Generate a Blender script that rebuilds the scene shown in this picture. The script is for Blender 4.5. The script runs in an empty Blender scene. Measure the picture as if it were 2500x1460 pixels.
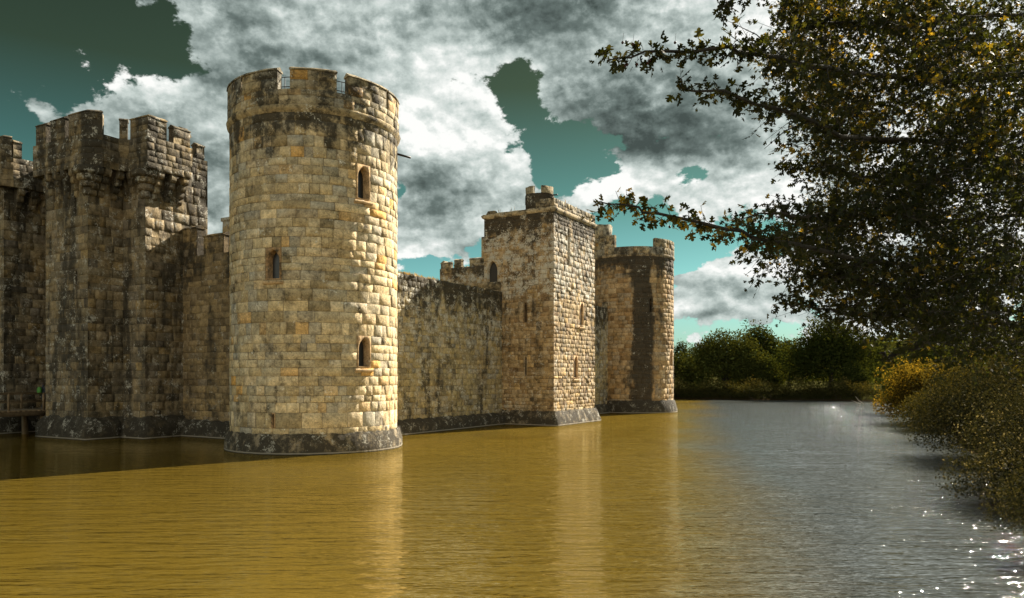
import bpy, math, random
import numpy as np
from mathutils import Vector

# ------------------------------------------------------------------ camera, sky, sun, exposure
SC = bpy.context.scene
COL = SC.collection
F = 1850.0; CXP = 1250.0; HY = 918.0; EYE = 3.84          # pixels of the 2500 px wide photo, eye height above the moat
cam_d = bpy.data.cameras.new("camera"); cam = bpy.data.objects.new("camera", cam_d); COL.objects.link(cam)
cam.location = (0, 0, EYE); cam.rotation_euler = (math.radians(90), 0, 0)
cam_d.sensor_width = 36; cam_d.lens = F / 2500 * 36; cam_d.shift_y = (HY - 730) / 2500
cam_d.clip_start = 0.05; cam_d.clip_end = 12000
SC.camera = cam
SC.view_settings.view_transform = 'Standard'; SC.view_settings.look = 'None'
SC.view_settings.gamma = 1; SC.view_settings.exposure = 1.6
SUN_AZ = math.radians(42.5)      # mathematical angle of the direction towards the sun
SUN_EL = math.radians(35)
sl = bpy.data.lights.new("sun", 'SUN'); sl.energy = 5.0; sl.angle = math.radians(0.5); sl.color = (1.0, 0.90, 0.74)
so = bpy.data.objects.new("sun", sl); COL.objects.link(so)
sd = Vector((math.cos(SUN_AZ) * math.cos(SUN_EL), math.sin(SUN_AZ) * math.cos(SUN_EL), math.sin(SUN_EL)))
so.rotation_euler = sd.to_track_quat('Z', 'Y').to_euler(); so.location = (20, 20, 60)

class NT:
    """tiny helper for node trees"""
    def __init__(s, tree): s.t = tree; s.n = tree.nodes; s.l = tree.links
    def new(s, typ, **kw):
        nd = s.n.new(typ)
        for k, v in kw.items(): setattr(nd, k, v)
        return nd
    def put(s, sock, v):
        if isinstance(v, (int, float)): sock.default_value = v
        elif isinstance(v, (tuple, list)): sock.default_value = v
        else: s.l.new(v, sock)
    def m(s, op, a, b=None, c=None, clamp=False):
        nd = s.new('ShaderNodeMath', operation=op, use_clamp=clamp)
        s.put(nd.inputs[0], a)
        if b is not None: s.put(nd.inputs[1], b)
        if c is not None: s.put(nd.inputs[2], c)
        return nd.outputs[0]
    def v(s, op, a, b=None, scale=None):
        nd = s.new('ShaderNodeVectorMath', operation=op)
        s.put(nd.inputs[0], a)
        if b is not None: s.put(nd.inputs[1], b)
        if scale is not None: s.put(nd.inputs['Scale'], scale)
        return nd.outputs['Value'] if op in ('LENGTH', 'DOT_PRODUCT', 'DISTANCE') else nd.outputs[0]
    def mr(s, v, a, b, c=0.0, d=1.0, smooth=True):
        nd = s.new('ShaderNodeMapRange', interpolation_type='SMOOTHSTEP' if smooth else 'LINEAR')
        s.put(nd.inputs[0], v)
        for i, x in enumerate((a, b, c, d)): s.put(nd.inputs[i + 1], x)
        return nd.outputs[0]
    def noise(s, vec, scale, detail=4, rough=0.5, dist=0.0, col=False, lac=2.0):
        nd = s.new('ShaderNodeTexNoise')
        s.put(nd.inputs['Vector'], vec); s.put(nd.inputs['Scale'], scale); nd.inputs['Detail'].default_value = detail
        nd.inputs['Roughness'].default_value = rough; nd.inputs['Distortion'].default_value = dist
        nd.inputs['Lacunarity'].default_value = lac
        return nd.outputs['Color' if col else 'Fac']
    def mix(s, f, a, b, mode='MIX'):
        nd = s.new('ShaderNodeMix', data_type='RGBA', blend_type=mode)
        s.put(nd.inputs[0], f)
        for sock, v in ((nd.inputs[6], a), (nd.inputs[7], b)):
            s.put(sock, (*v, 1) if isinstance(v, tuple) and len(v) == 3 else v)
        return nd.outputs[2]
    def comb(s, x, y, z):
        nd = s.new('ShaderNodeCombineXYZ')
        for i, q in enumerate((x, y, z)): s.put(nd.inputs[i], q)
        return nd.outputs[0]
    def sep(s, vec):
        nd = s.new('ShaderNodeSeparateXYZ'); s.put(nd.inputs[0], vec); return nd.outputs
    def ramp(s, f, stops):
        nd = s.new('ShaderNodeValToRGB'); e = nd.color_ramp.elements
        while len(e) < len(stops): e.new(0.5)
        for k, (p, c) in enumerate(stops): e[k].position = p; e[k].color = (*c, 1)
        s.put(nd.inputs[0], f); return nd.outputs[0]

def sky_dir(px, py):
    x, z = (px - CXP) / F, (HY - py) / F
    return math.atan2(x, 1), math.atan2(z, math.hypot(x, 1))

# cloud banks: centre and radii on the sky (given as photo pixels at the first camera, stored as azimuth/elevation), weight
CLOUDS = [
    (185, 215, 95, 90, .95), (300, 235, 140, 85, 1.0), (430, 285, 130, 75, 1.0), (530, 360, 90, 110, .75), (170, 285, 70, 40, .35),
    (415, 70, 90, 110, .55), (330, 150, 90, 40, .35), (560, 60, 210, 120, .85), (520, 190, 130, 80, .25), (760, 120, 280, 170, .8), (980, 150, 260, 220, .8), (530, 500, 70, 140, .6),
    (1120, 330, 210, 210, .85), (1090, 500, 170, 125, .85), (1010, 560, 90, 50, .5), (1250, 470, 110, 70, .5),
    (1300, 70, 420, 130, .95), (1620, 150, 300, 190, .9), (1700, 320, 330, 140, .95), (1980, 250, 300, 350, .8), (2350, 300, 300, 420, .8),
    (1600, 435, 190, 45, .65), (1830, 430, 220, 50, .7), (1430, 465, 95, 62, .9), (1340, 500, 90, 45, .6),
    (1840, 690, 130, 48, 1.15), (1960, 700, 160, 60, .55), (1760, 712, 90, 40, .6), (1700, 758, 120, 26, 1.1), (1860, 765, 120, 20, .5),
    (1708, 690, 42, 20, .95), (1650, 693, 30, 16, .5), (1665, 735, 60, 16, .6), (2080, 790, 160, 40, .5), (2300, 740, 240, 90, .6),
    (30, 25, 60, 22, .42), (20, 200, 40, 35, .30), (1985, 40, 190, 90, .6),
    (150, 50, 260, 150, -.55), (60, 330, 130, 200, -.35), (380, 130, 90, 60, -.35), (260, 60, 130, 110, -.4),
    (1355, 275, 50, 34, .25), (1268, 225, 70, 68, -.85), (1170, 190, 95, 26, -.42), (1405, 392, 125, 80, -1.1), (1340, 320, 50, 50, -.55), (1300, 270, 30, 30, -.2),
    (1350, 445, 45, 40, -.7), (1700, 424, 62, 24, -.85), (1080, 628, 130, 28, -.7), (1640, 560, 330, 70, -.45), (520, 300, 50, 26, -.5), (500, 500, 70, 90, -.12),
    (1490, 425, 45, 30, -.55), (980, 480, 16, 26, -.8),
]
BRIGHT = [
    (1180, 260, 130, 140, .62), (1010, 180, 130, 150, .5), (1240, 400, 90, 120, .6), (1060, 290, 120, 80, .45), (1200, 540, 110, 40, .3),
    (1000, 590, 90, 45, .45), (1440, 460, 90, 60, .8), (1590, 455, 150, 35, .6), (1830, 468, 160, 28, .7), (340, 200, 130, 40, .45), (190, 190, 60, 50, .3),
    (1600, 70, 90, 60, .35), (1450, 120, 110, 70, .3), (700, 90, 140, 60, .18), (1820, 660, 110, 32, .6), (1690, 750, 120, 22, .4), (1980, 40, 190, 110, .7),
    (1920, 640, 60, 20, .3), (2280, 400, 420, 520, .9), (820, 40, 130, 60, .2),
    (1250, 35, 330, 60, -.55), (1090, 480, 130, 80, -.3), (1690, 330, 240, 75, -.6), (1420, 280, 130, 90, -.3), (1750, 180, 260, 120, -.3), (1880, 700, 130, 26, -.55), (1880, 735, 120, 16, -.35),
    (640, 200, 170, 60, -.2), (560, 130, 170, 80, -.12), (1560, 250, 170, 100, -.25), (1290, 120, 160, 60, -.3), (420, 300, 130, 50, -.1), (1700, 772, 90, 12, -.3), (1010, 390, 80, 60, -.25),
]
world = bpy.data.worlds.new("World"); SC.world = world; world.use_nodes = True
W = NT(world.node_tree); W.n.clear()
D = W.new('ShaderNodeTexCoord').outputs['Generated']
dx, dy, dz = W.sep(D)
az = W.m('ARCTAN2', dx, dy)
el = W.m('ARCSINE', dz)
P2 = W.comb(az, el, 0.0)
cl_vec = W.comb(W.m('MULTIPLY', az, 1.0), W.m('MULTIPLY', el, 1.35), W.m('MULTIPLY', el, 0.4))
wob = W.noise(cl_vec, 9.0, 3, .5, col=True)
wobv = W.v('SCALE', W.v('SUBTRACT', wob, (.5, .5, .5)), scale=.06)
P2w = W.v('ADD', P2, wobv)
def field(lobes):
    acc = None
    for (x, y, rx, ry, w) in lobes:
        a, e = sky_dir(x, y)
        q = W.v('MULTIPLY', W.v('SUBTRACT', P2w, (a, e, 0)), (F / rx * .72, F / ry * .72, 0))
        g = W.mr(W.v('LENGTH', q), 1.25, 0.0, 0.0, 1.0)
        acc = W.m('MULTIPLY', g, w) if acc is None else W.m('MULTIPLY_ADD', g, w, acc)
    return acc
cov = W.m('ADD', W.m('MINIMUM', field([c for c in CLOUDS if c[4] > 0]), .92), W.m('MAXIMUM', field([c for c in CLOUDS if c[4] < 0]), -1.35)); bri = W.m('MINIMUM', field(BRIGHT), .75)
n1 = W.noise(cl_vec, 13.0, 10, .60, .06)
off = W.v('ADD', cl_vec, (-.003, -.011, 0))
n1b = W.noise(off, 13.0, 8, .58, .06)
off2 = W.v('ADD', cl_vec, (-.012, -.034, 0))
n1c = W.noise(off2, 6.0, 3, .5, .2); n1d = W.noise(cl_vec, 6.0, 3, .5, .2)
fine = W.noise(cl_vec, 46.0, 7, .62, .08)
dens = W.m('ADD', W.m('ADD', cov, W.m('MULTIPLY', W.m('SUBTRACT', n1, .5), 2.5)), W.m('MULTIPLY', W.m('SUBTRACT', fine, .5), .95))
# away from the part of the sky described above: an even field of broken cloud
back = W.mr(W.m('ABSOLUTE', az), .75, 1.0)
hi = W.mr(el, .52, .7)
dens = W.m('ADD', dens, W.m('MULTIPLY', W.m('MAXIMUM', back, hi), .30))
vo = W.new('ShaderNodeTexVoronoi', feature='SMOOTH_F1'); W.put(vo.inputs['Vector'], W.v('ADD', cl_vec, W.v('SCALE', W.v('SUBTRACT', W.noise(cl_vec, 30.0, 4, .6, col=True), (.5, .5, .5)), scale=.05)))
vo.inputs['Scale'].default_value = 15; vo.inputs['Detail'].default_value = 4; vo.inputs['Roughness'].default_value = .55; vo.inputs['Smoothness'].default_value = .35; vo.normalize = True
puff = W.m('SUBTRACT', .42, vo.outputs['Distance'])
dens = W.m('ADD', dens, W.m('MULTIPLY_ADD', puff, 1.2, -.20))
alpha = W.mr(dens, .17, .38)
edge = W.mr(dens, .25, 1.0)                  # thin cloud is bright, thick cloud is grey
emb = W.m('MULTIPLY', W.m('SUBTRACT', n1, n1b), 3.2)
emb2 = W.m('MULTIPLY', W.m('SUBTRACT', n1d, n1c), 1.1)
bv = W.m('ADD', W.m('ADD', W.m('MULTIPLY', W.m('SUBTRACT', n1d, .5), 1.0), W.m('ADD', emb, emb2)), W.m('ADD', bri, W.m('MULTIPLY', edge, -.22)))
bv = W.m('ADD', bv, W.m('MULTIPLY', W.m('SUBTRACT', fine, .5), .75))
bv = W.m('ADD', bv, W.m('MULTIPLY_ADD', puff, 2.1, -.12))
bv = W.mr(bv, -.85, .80, 0, 1, smooth=False)
ccol = W.ramp(bv, [(0, (.030, .040, .037)), (.25, (.070, .090, .084)), (.48, (.155, .185, .175)), (.70, (.27, .305, .29)), (.88, (.38, .40, .385)), (1, (.47, .475, .46))])
sky = W.new('ShaderNodeTexSky', sky_type='NISHITA'); sky.sun_disc = False
sky.sun_elevation = SUN_EL; sky.sun_rotation = math.pi / 2 - SUN_AZ; sky.air_density = 1.0; sky.dust_density = .6
grad = W.ramp(W.mr(el, 0, .55, smooth=False), [(0, (.19, .30, .33)), (.10, (.23, .37, .37)), (.22, (.24, .44, .37)), (.40, (.15, .28, .185)), (.66, (.105, .12, .05)), (1, (.075, .075, .030))])
clear = W.mix(1.0, W.v('SCALE', sky.outputs[0], scale=.10), grad, 'MULTIPLY')
col = W.mix(alpha, clear, ccol)
# added glow behind the camera, out of view, brightens the shaded north walls
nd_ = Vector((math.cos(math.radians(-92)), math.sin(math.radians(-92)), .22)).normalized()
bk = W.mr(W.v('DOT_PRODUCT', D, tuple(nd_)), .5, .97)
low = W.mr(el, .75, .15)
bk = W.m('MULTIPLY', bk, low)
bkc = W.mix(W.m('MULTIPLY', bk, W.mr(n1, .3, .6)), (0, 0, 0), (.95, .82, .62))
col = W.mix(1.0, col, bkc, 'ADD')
col = W.mix(W.mr(dz, 0.0, -.02), col, (.04, .045, .03))
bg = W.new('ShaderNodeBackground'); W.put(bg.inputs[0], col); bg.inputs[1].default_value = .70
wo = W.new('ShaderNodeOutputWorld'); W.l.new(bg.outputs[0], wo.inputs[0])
world.cycles.sampling_method = 'MANUAL'; world.cycles.sample_map_resolution = 512

# ------------------------------------------------------------------ castle frame
C0 = np.array([-10.71, 41.33]); UA = math.atan2(.865, .5017)
U = np.array([math.cos(UA), math.sin(UA)]); V_ = np.array([-U[1], U[0]])
def to_world(u, v): return C0 + U * u + V_ * v
def to_castle(p): d = np.asarray(p) - C0; return np.array([d @ U, d @ V_])
def zat(py, Y): return EYE + (HY - py) / F * Y
def ang_circle(px, c, r):
    """castle-frame angle where the sight line px meets the near side of a round tower"""
    d = np.array([(px - CXP) / F, 1.0]); d /= np.linalg.norm(d)
    w = to_world(*c); b = d @ w; disc = b * b - (w @ w - r * r)
    t = b - math.sqrt(max(disc, 0)); p = to_castle(d * t)
    return math.atan2(p[1] - c[1], p[0] - c[0]), (d * t)[1]

# ------------------------------------------------------------------ mesh helpers
rng = np.random.default_rng(7)
class MB:
    def __init__(s): s.V = []; s.A = []; s.F = []; s.n = 0
    def add(s, verts, faces, attr=(.5, .5, .5, 0)):
        verts = np.asarray(verts, float); k = len(verts)
        s.V.append(verts)
        a = np.asarray(attr, float)
        if a.ndim == 1: a = np.tile(a, (k, 1))
        s.A.append(a)
        s.F += [tuple(i + s.n for i in f) for f in faces]
        s.n += k
    def grid(s, G, attr=(.5, .5, .5, 0), flip=False):
        """G: (n, m, 3) array"""
        n, m = G.shape[:2]
        fs = []
        for i in range(n - 1):
            for j in range(m - 1):
                q = (i * m + j, (i + 1) * m + j, (i + 1) * m + j + 1, i * m + j + 1)
                fs.append(q[::-1] if flip else q)
        a = np.asarray(attr, float)
        if a.ndim == 3: a = a.reshape(-1, 4)
        s.add(G.reshape(-1, 3), fs, a)
    def build(s, name, mat, parent=None, origin=(0, 0, 0), smooth=False):
        me = bpy.data.meshes.new(name)
        V = np.concatenate(s.V) - np.asarray(origin, float)
        A = np.concatenate(s.A)
        make_mesh(me, V, s.F)
        at = me.attributes.new("blk", 'FLOAT_COLOR', 'POINT'); at.data.foreach_set("color", A.astype(np.float32).ravel())
        me.materials.append(mat)
        if smooth: me.polygons.foreach_set("use_smooth", [True] * len(me.polygons))
        o = bpy.data.objects.new(name, me); COL.objects.link(o)
        if parent is not None: o.parent = parent
        return o
def make_mesh(me, V, Fs):
    lens = np.fromiter((len(f) for f in Fs), np.int32, len(Fs))
    loops = np.fromiter((i for f in Fs for i in f), np.int32, int(lens.sum()))
    raw_mesh(me, V, loops, lens)
def raw_mesh(me, V, loops, lens):
    me.vertices.add(len(V)); me.vertices.foreach_set("co", np.asarray(V, np.float32).ravel())
    me.loops.add(len(loops)); me.loops.foreach_set("vertex_index", loops.astype(np.int32))
    me.polygons.add(len(lens)); st = np.zeros(len(lens), np.int32); st[1:] = np.cumsum(lens)[:-1]
    me.polygons.foreach_set("loop_start", st); me.polygons.foreach_set("loop_total", lens.astype(np.int32))
    me.update(calc_edges=True); me.validate()
def thing(name, label, cat, loc=(0, 0, 0), rz=0, group=None, kind=None):
    o = bpy.data.objects.new(name, None); COL.objects.link(o); o.location = loc; o.rotation_euler = (0, 0, rz)
    o.empty_display_size = .5
    return tag(o, label, cat, group, kind)
def tag(o, label=None, cat=None, group=None, kind=None):
    if label: o['label'] = label
    if cat: o['category'] = cat
    if group: o['group'] = group
    if kind: o['kind'] = kind
    return o
def castle_thing(name, label, cat, u, v, group=None):
    w = to_world(u, v); t = thing(name, label, cat, (w[0], w[1], 0), UA, group); t['_o'] = 0
    del t['_o']; ORG[t.name] = (u, v, 0); return t
ORG = {}

class Poly:
    def __init__(s, pts, closed=False):
        s.p = np.array(pts, float); s.closed = closed
        q = np.vstack([s.p, s.p[:1]]) if closed else s.p
        s.q = q; d = np.diff(q, axis=0); s.L = np.linalg.norm(d, axis=1); s.d = d / s.L[:, None]
        s.nm = np.stack([-s.d[:, 1], s.d[:, 0]], 1); s.c = np.concatenate([[0], np.cumsum(s.L)]); s.len = s.c[-1]
        s.mit = []
        k = len(s.L)
        for i in range(len(q)):
            if closed: a, b = s.nm[(i - 1) % k], s.nm[i % k]
            else: a, b = s.nm[max(i - 1, 0)], s.nm[min(i, k - 1)]
            s.mit.append((a + b) / (1 + a @ b))
        s.mit = np.array(s.mit)
    def corners(s): return list(s.c) if s.closed else list(s.c[1:-1])
    def pt(s, sv, off):
        sv = np.asarray(sv, float); off = np.broadcast_to(off, sv.shape)
        i = np.clip(np.searchsorted(s.c, sv - 1e-6) - 1, 0, len(s.L) - 1)
        t = sv - s.c[i]
        base = s.q[i] + s.d[i] * t[..., None]
        n = s.nm[i].copy()
        for k, cv in enumerate(s.c):
            mk = np.abs(sv - cv) < 1e-5
            if mk.any(): n[mk] = s.mit[k]
        return base + n * off[..., None]
    def hit(s, px, seg):
        d = np.array([(px - CXP) / F, 1.0]); a = to_world(*s.q[seg]); b = to_world(*s.q[seg + 1]); e = b - a
        M = np.array([[d[0], -e[0]], [d[1], -e[1]]]); t, w = np.linalg.solve(M, a)
        return s.c[seg] + w * s.L[seg], d[1] * t
    def samples(s, a, b, step=1.0):
        xs = [a] + [c for c in s.c if a + 1e-4 < c < b - 1e-4] + [b]; out = []
        for x, y in zip(xs[:-1], xs[1:]):
            k = max(1, int(round((y - x) / step))); out += list(np.linspace(x, y, k + 1)[:-1])
        return np.array(out + [b])
class Circ:
    def __init__(s, c, r): s.cc = np.array(c, float); s.r = r; s.len = 2 * math.pi * r; s.closed = True
    def corners(s): return []
    def pt(s, sv, off):
        a = -np.asarray(sv) / s.r; rr = s.r + off          # runs clockwise like the polygons
        return s.cc + np.stack([np.cos(a) * rr, np.sin(a) * rr], -1)
    def hit(s, px, seg=0):
        a, Y = ang_circle(px, s.cc, s.r); return (-a % (2 * math.pi)) * s.r, Y
    def samples(s, a, b, step=.6):
        return np.linspace(a, b, max(2, int((b - a) / step) + 1))

def blocks(mb, path, s0, s1, z0, z1, holes=(), ch=(.40, .56), bw=(.5, 1.05), fine=True, depth=.026, jit=.013, ruin=None, wear=1.0):
    R = rng
    zs = sorted({z0, z1, *[min(max(h[k], z0), z1) for h in holes for k in (2, 3)]})
    zz = [zs[0]]
    for z in zs[1:]:
        g = z - zz[-1]
        if g < .12: zz[-1] = z if z < z1 else zz[-1]; 
        if z - zz[-1] < 1e-6: continue
        n = max(1, int(round((z - zz[-1]) / R.uniform(*ch)))); w = R.uniform(.8, 1.25, n); w = w / w.sum() * (z - zz[-1]); b = zz[-1]
        for x in w: b += x; zz.append(b)
    zz[-1] = z1
    cor = [c for c in path.corners() if s0 - 1e-6 <= c <= s1 + 1e-6]
    gu = 6 if fine else 4; gv = 5 if fine else 4
    for za, zb in zip(zz[:-1], zz[1:]):
        zm = (za + zb) / 2; cuts = [s0] + [c for c in cor if s0 + .01 < c < s1 - .01] + [s1]; iv = list(zip(cuts[:-1], cuts[1:]))
        for h in holes:
            if h[2] - 1e-3 < zm < h[3] + 1e-3:
                nv = []
                for a, b in iv:
                    if h[1] <= a or h[0] >= b: nv.append((a, b)); continue
                    if h[0] > a: nv.append((a, h[0]))
                    if h[1] < b: nv.append((h[1], b))
                iv = nv
        for a, b in iv:
            n = max(1, int(round((b - a) / R.uniform(*bw)))); w = R.uniform(.6, 1.4, n); w = w / w.sum() * (b - a)
            e = a + np.concatenate([[0], np.cumsum(w)]); e[-1] = b
            for sa, sb in zip(e[:-1], e[1:]):
                if ruin is not None and ruin((sa + sb) / 2, zm): continue
                wv, hv = sb - sa, zb - za
                r = R.uniform(.008, .017) / wv; q = R.uniform(.008, .017) / hv
                fu = np.array([0, r, .36, .66, 1 - r, 1]) if fine else np.array([0, r * 1.3, 1 - r * 1.3, 1])
                fv = np.array([0, q, .5, 1 - q, 1]) if fine else np.array([0, q * 1.3, 1 - q * 1.3, 1])
                S = sa + fu[:, None] * wv + np.zeros((gu, gv)); Z = za + fv[None, :] * hv + np.zeros((gu, gv))
                O = np.full((gu, gv), -depth * R.uniform(.5, 1.1)); J = np.ones((gu, gv))
                body = R.normal(0, jit) + R.normal(0, .005 * wear, (gu - 2, gv - 2)) + (fu[1:-1, None] - .5) * R.normal(0, .009) + (fv[None, 1:-1] - .5) * R.normal(0, .009)
                O[1:-1, 1:-1] = body; J[1:-1, 1:-1] = 0
                S[1:-1, 1:-1] += R.normal(0, .006 * wear, (gu - 2, gv - 2)); Z[1:-1, 1:-1] += R.normal(0, .006 * wear, (gu - 2, gv - 2))
                for cv in cor + ([s0, s1] if not path.closed else []):
                    if abs(sa - cv) < 1e-4: O[0, :] = 0.0; J[0, :] = .3
                    if abs(sb - cv) < 1e-4: O[-1, :] = 0.0; J[-1, :] = .3
                P = path.pt(S, O)
                G = np.concatenate([P, Z[..., None]], -1)
                rc = R.random(3)
                At = np.zeros((gu, gv, 4)); At[..., :3] = rc; At[..., 3] = J
                mb.grid(G, At, flip=True)
def sweep(mb, path, prof, s0, s1, step=.6, caps=True, jit=.0, attr=None, loop=True):
    """closed profile [(off, z)...] swept along the path"""
    ss = path.samples(s0, s1, step); full = path.closed and abs(s1 - s0 - path.len) < 1e-4
    pr = np.array(prof + ([prof[0]] if loop else []), float); m = len(pr); n = len(ss)
    S = np.repeat(ss[:, None], m, 1); O = np.repeat(pr[None, :, 0], n, 0).copy(); Z = np.repeat(pr[None, :, 1], n, 0).copy()
    if jit:
        jo = rng.normal(0, jit, (n, m)); jz = rng.normal(0, jit, (n, m))
        if loop: jo[:, -1] = jo[:, 0]; jz[:, -1] = jz[:, 0]
        if full: jo[-1] = jo[0]; jz[-1] = jz[0]
        O += jo; Z += jz
    G = np.concatenate([path.pt(S, O), Z[..., None]], -1)
    a = attr if attr is not None else (*rng.random(3), 0)
    mb.grid(G, a, flip=True)
    if caps and not full:
        k = m - 1 if loop else m
        mb.add(G[0, :k], [tuple(range(k))], a); mb.add(G[-1, :k], [tuple(range(k))[::-1]], a)
def box(mb, c, size, rz=0, attr=None, taper=1.0):
    x, y, z = [k / 2 for k in size]; P = []
    for sz in (-1, 1):
        t = taper if sz > 0 else 1
        for sx, sy in ((-1, -1), (1, -1), (1, 1), (-1, 1)): P.append((sx * x * t, sy * y * t, sz * z))
    P = np.array(P); cr, sr = math.cos(rz), math.sin(rz)
    P[:, :2] = P[:, :2] @ np.array([[cr, sr], [-sr, cr]]); P += np.array(c)
    mb.add(P, [(3, 2, 1, 0), (4, 5, 6, 7), (0, 1, 5, 4), (1, 2, 6, 5), (2, 3, 7, 6), (3, 0, 4, 7)], attr if attr is not None else (*rng.random(3), 0))
def tube(mb, pts, rad, n=6, attr=None):
    pts = [np.array(p, float) for p in pts]; rad = np.broadcast_to(rad, len(pts)); rings = []
    up = np.array([0, 0, 1.0])
    for i, p in enumerate(pts):
        d = pts[min(i + 1, len(pts) - 1)] - pts[max(i - 1, 0)]; d /= np.linalg.norm(d) + 1e-9
        a = np.cross(d, up if abs(d[2]) < .9 else np.array([1.0, 0, 0])); a /= np.linalg.norm(a); b = np.cross(d, a)
        an = np.linspace(0, 2 * math.pi, n, endpoint=False)
        rings.append(p + rad[i] * (np.cos(an)[:, None] * a + np.sin(an)[:, None] * b))
    Vv = np.concatenate(rings); fs = []
    for i in range(len(pts) - 1):
        for j in range(n): fs.append((i * n + j, (i + 1) * n + j, (i + 1) * n + (j + 1) % n, i * n + (j + 1) % n))
    fs.append(tuple(range(n))); fs.append(tuple(range((len(pts) - 1) * n, len(pts) * n))[::-1])
    mb.add(Vv, fs, attr if attr is not None else (*rng.random(3), 0))

# ------------------------------------------------------------------ materials
def mat_new(name):
    m = bpy.data.materials.new(name); m.use_nodes = True; t = NT(m.node_tree); t.n.clear()
    out = t.new('ShaderNodeOutputMaterial'); b = t.new('ShaderNodeBsdfPrincipled'); t.l.new(b.outputs[0], out.inputs[0])
    return m, t, b, out
def stone(name, pal=None, dark=.5, white=.3, top=None, bot=None, val=1.0, wet=False, streak=1.0, bump=.9, mortar=((.035, .028, .018), (.40, .31, .19)), topdark=.35, xdark=None, wband=None):
    """pal: colour stops of the single blocks; dark/white: amount of black and pale lichen; top: height of the wall head where the black growth is thick"""
    m, t, b, out = mat_new(name)
    pos = t.new('ShaderNodeNewGeometry').outputs['Position']
    at = t.new('ShaderNodeAttribute', attribute_name='blk')
    rc = t.new('ShaderNodeSeparateColor'); t.l.new(at.outputs['Color'], rc.inputs[0]); joint = at.outputs['Alpha']
    pal = pal or [(0, (.20, .16, .095)), (.2, (.36, .28, .16)), (.42, (.27, .235, .165)), (.62, (.44, .35, .215)), (.82, (.25, .23, .185)), (.93, (.36, .28, .17)), (1, (.42, .24, .07))]
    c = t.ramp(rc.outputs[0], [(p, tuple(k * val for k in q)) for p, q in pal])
    big = t.noise(pos, .35, 4, .55)
    c = t.mix(t.mr(big, .48, .75, 0, .4), c, tuple(k * val for k in (.44, .30, .13)))
    med = t.noise(pos, 2.6, 7, .68, .4)
    fin = t.noise(pos, 11.0, 8, .7, .6)
    vv = t.m('ADD', t.m('MULTIPLY', t.m('SUBTRACT', rc.outputs[1], .5), .36), t.m('ADD', t.mr(med, .28, .72, -.48, .48, smooth=False), t.mr(fin, .28, .72, -.50, .50, smooth=False)))
    c = t.mix(1.0, c, t.comb(*[t.m('ADD', 1.0, vv)] * 3), 'MULTIPLY')
    # black growth: ragged patches and vertical runs
    runv = t.v('MULTIPLY', pos, (.85, .85, .13))
    run = t.noise(runv, 1.0, 6, .62, .3)
    patch = t.noise(pos, 1.5, 9, .74, .1)
    z = t.sep(pos)[2]
    d = t.m('ADD', t.m('MULTIPLY', run, streak), t.m('MULTIPLY', patch, 1.0))
    d = t.m('ADD', t.m('MULTIPLY', d, 1.0 / (1 + streak)), t.m('MULTIPLY', t.m('SUBTRACT', fin, .5), .22))
    d = t.m('ADD', d, t.m('MULTIPLY', t.m('SUBTRACT', rc.outputs[2], .5), .06))
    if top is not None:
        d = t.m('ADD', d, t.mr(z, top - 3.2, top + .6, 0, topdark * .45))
    if bot is not None:
        d = t.m('ADD', d, t.mr(z, bot + 1.2, bot - .2, 0, .3))
    if xdark is not None:   # one long damp run, at a castle-frame spot
        w = to_world(*xdark[:2]); dd = t.v('LENGTH', t.v('MULTIPLY', t.v('SUBTRACT', pos, (w[0], w[1], 0)), (1, 1, 0)))
        d = t.m('ADD', d, t.m('MULTIPLY', t.mr(dd, xdark[2] * 1.5, xdark[2] * .2, 0, .30), t.mr(run, .2, .5, .6, 1.1)))
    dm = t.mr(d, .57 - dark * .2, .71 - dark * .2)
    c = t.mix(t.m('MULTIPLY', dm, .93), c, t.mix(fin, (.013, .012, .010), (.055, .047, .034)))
    # pale lichen
    wn = t.noise(pos, 1.7, 6, .6, .2); ws = t.noise(pos, 9.0, 5, .75, .2)
    wsum = t.m('ADD', t.m('MULTIPLY', wn, .5), t.m('MULTIPLY', ws, .5))
    if wband: wsum = t.m('ADD', wsum, t.m('MULTIPLY', t.mr(z, wband[0], wband[0] + 1.5), t.mr(z, wband[1] + 1.5, wband[1], 0, wband[2])))
    wm = t.mr(wsum, .62 - white * .16, .67 - white * .16)
    c = t.mix(t.m('MULTIPLY', wm, .8), c, (.52 * val + .04, .50 * val + .04, .43 * val + .04))
    mo = t.mix(t.mr(t.noise(pos, .8, 3, .5), .44, .58), mortar[0], mortar[1])
    jf = t.m('MULTIPLY', t.m('POWER', joint, .7), t.m('SUBTRACT', 1.0, t.m('MULTIPLY', dm, .75)))
    c = t.mix(jf, c, mo)
    if wet:
        c = t.mix(t.mr(z, .16, .05), c, (.035, .03, .02))
        rim = t.m('MULTIPLY', t.mr(z, .03, .05), t.mr(z, .12, .09)); c = t.mix(t.m('MULTIPLY', rim, .6), c, (.4, .36, .3))
    t.l.new(c, b.inputs['Base Color']); b.inputs['Roughness'].default_value = .92; b.inputs['Specular IOR Level'].default_value = .25
    vor = t.new('ShaderNodeTexVoronoi', feature='F1'); t.l.new(pos, vor.inputs['Vector']); vor.inputs['Scale'].default_value = 7
    h = t.m('ADD', t.m('ADD', t.m('MULTIPLY', fin, .7), t.m('MULTIPLY', med, 1.1)), t.m('MULTIPLY', vor.outputs['Distance'], .25))
    bp = t.new('ShaderNodeBump'); bp.inputs['Strength'].default_value = bump; bp.inputs['Distance'].default_value = .055
    t.l.new(h, bp.inputs['Height']); t.l.new(bp.outputs[0], b.inputs['Normal'])
    return m
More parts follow.
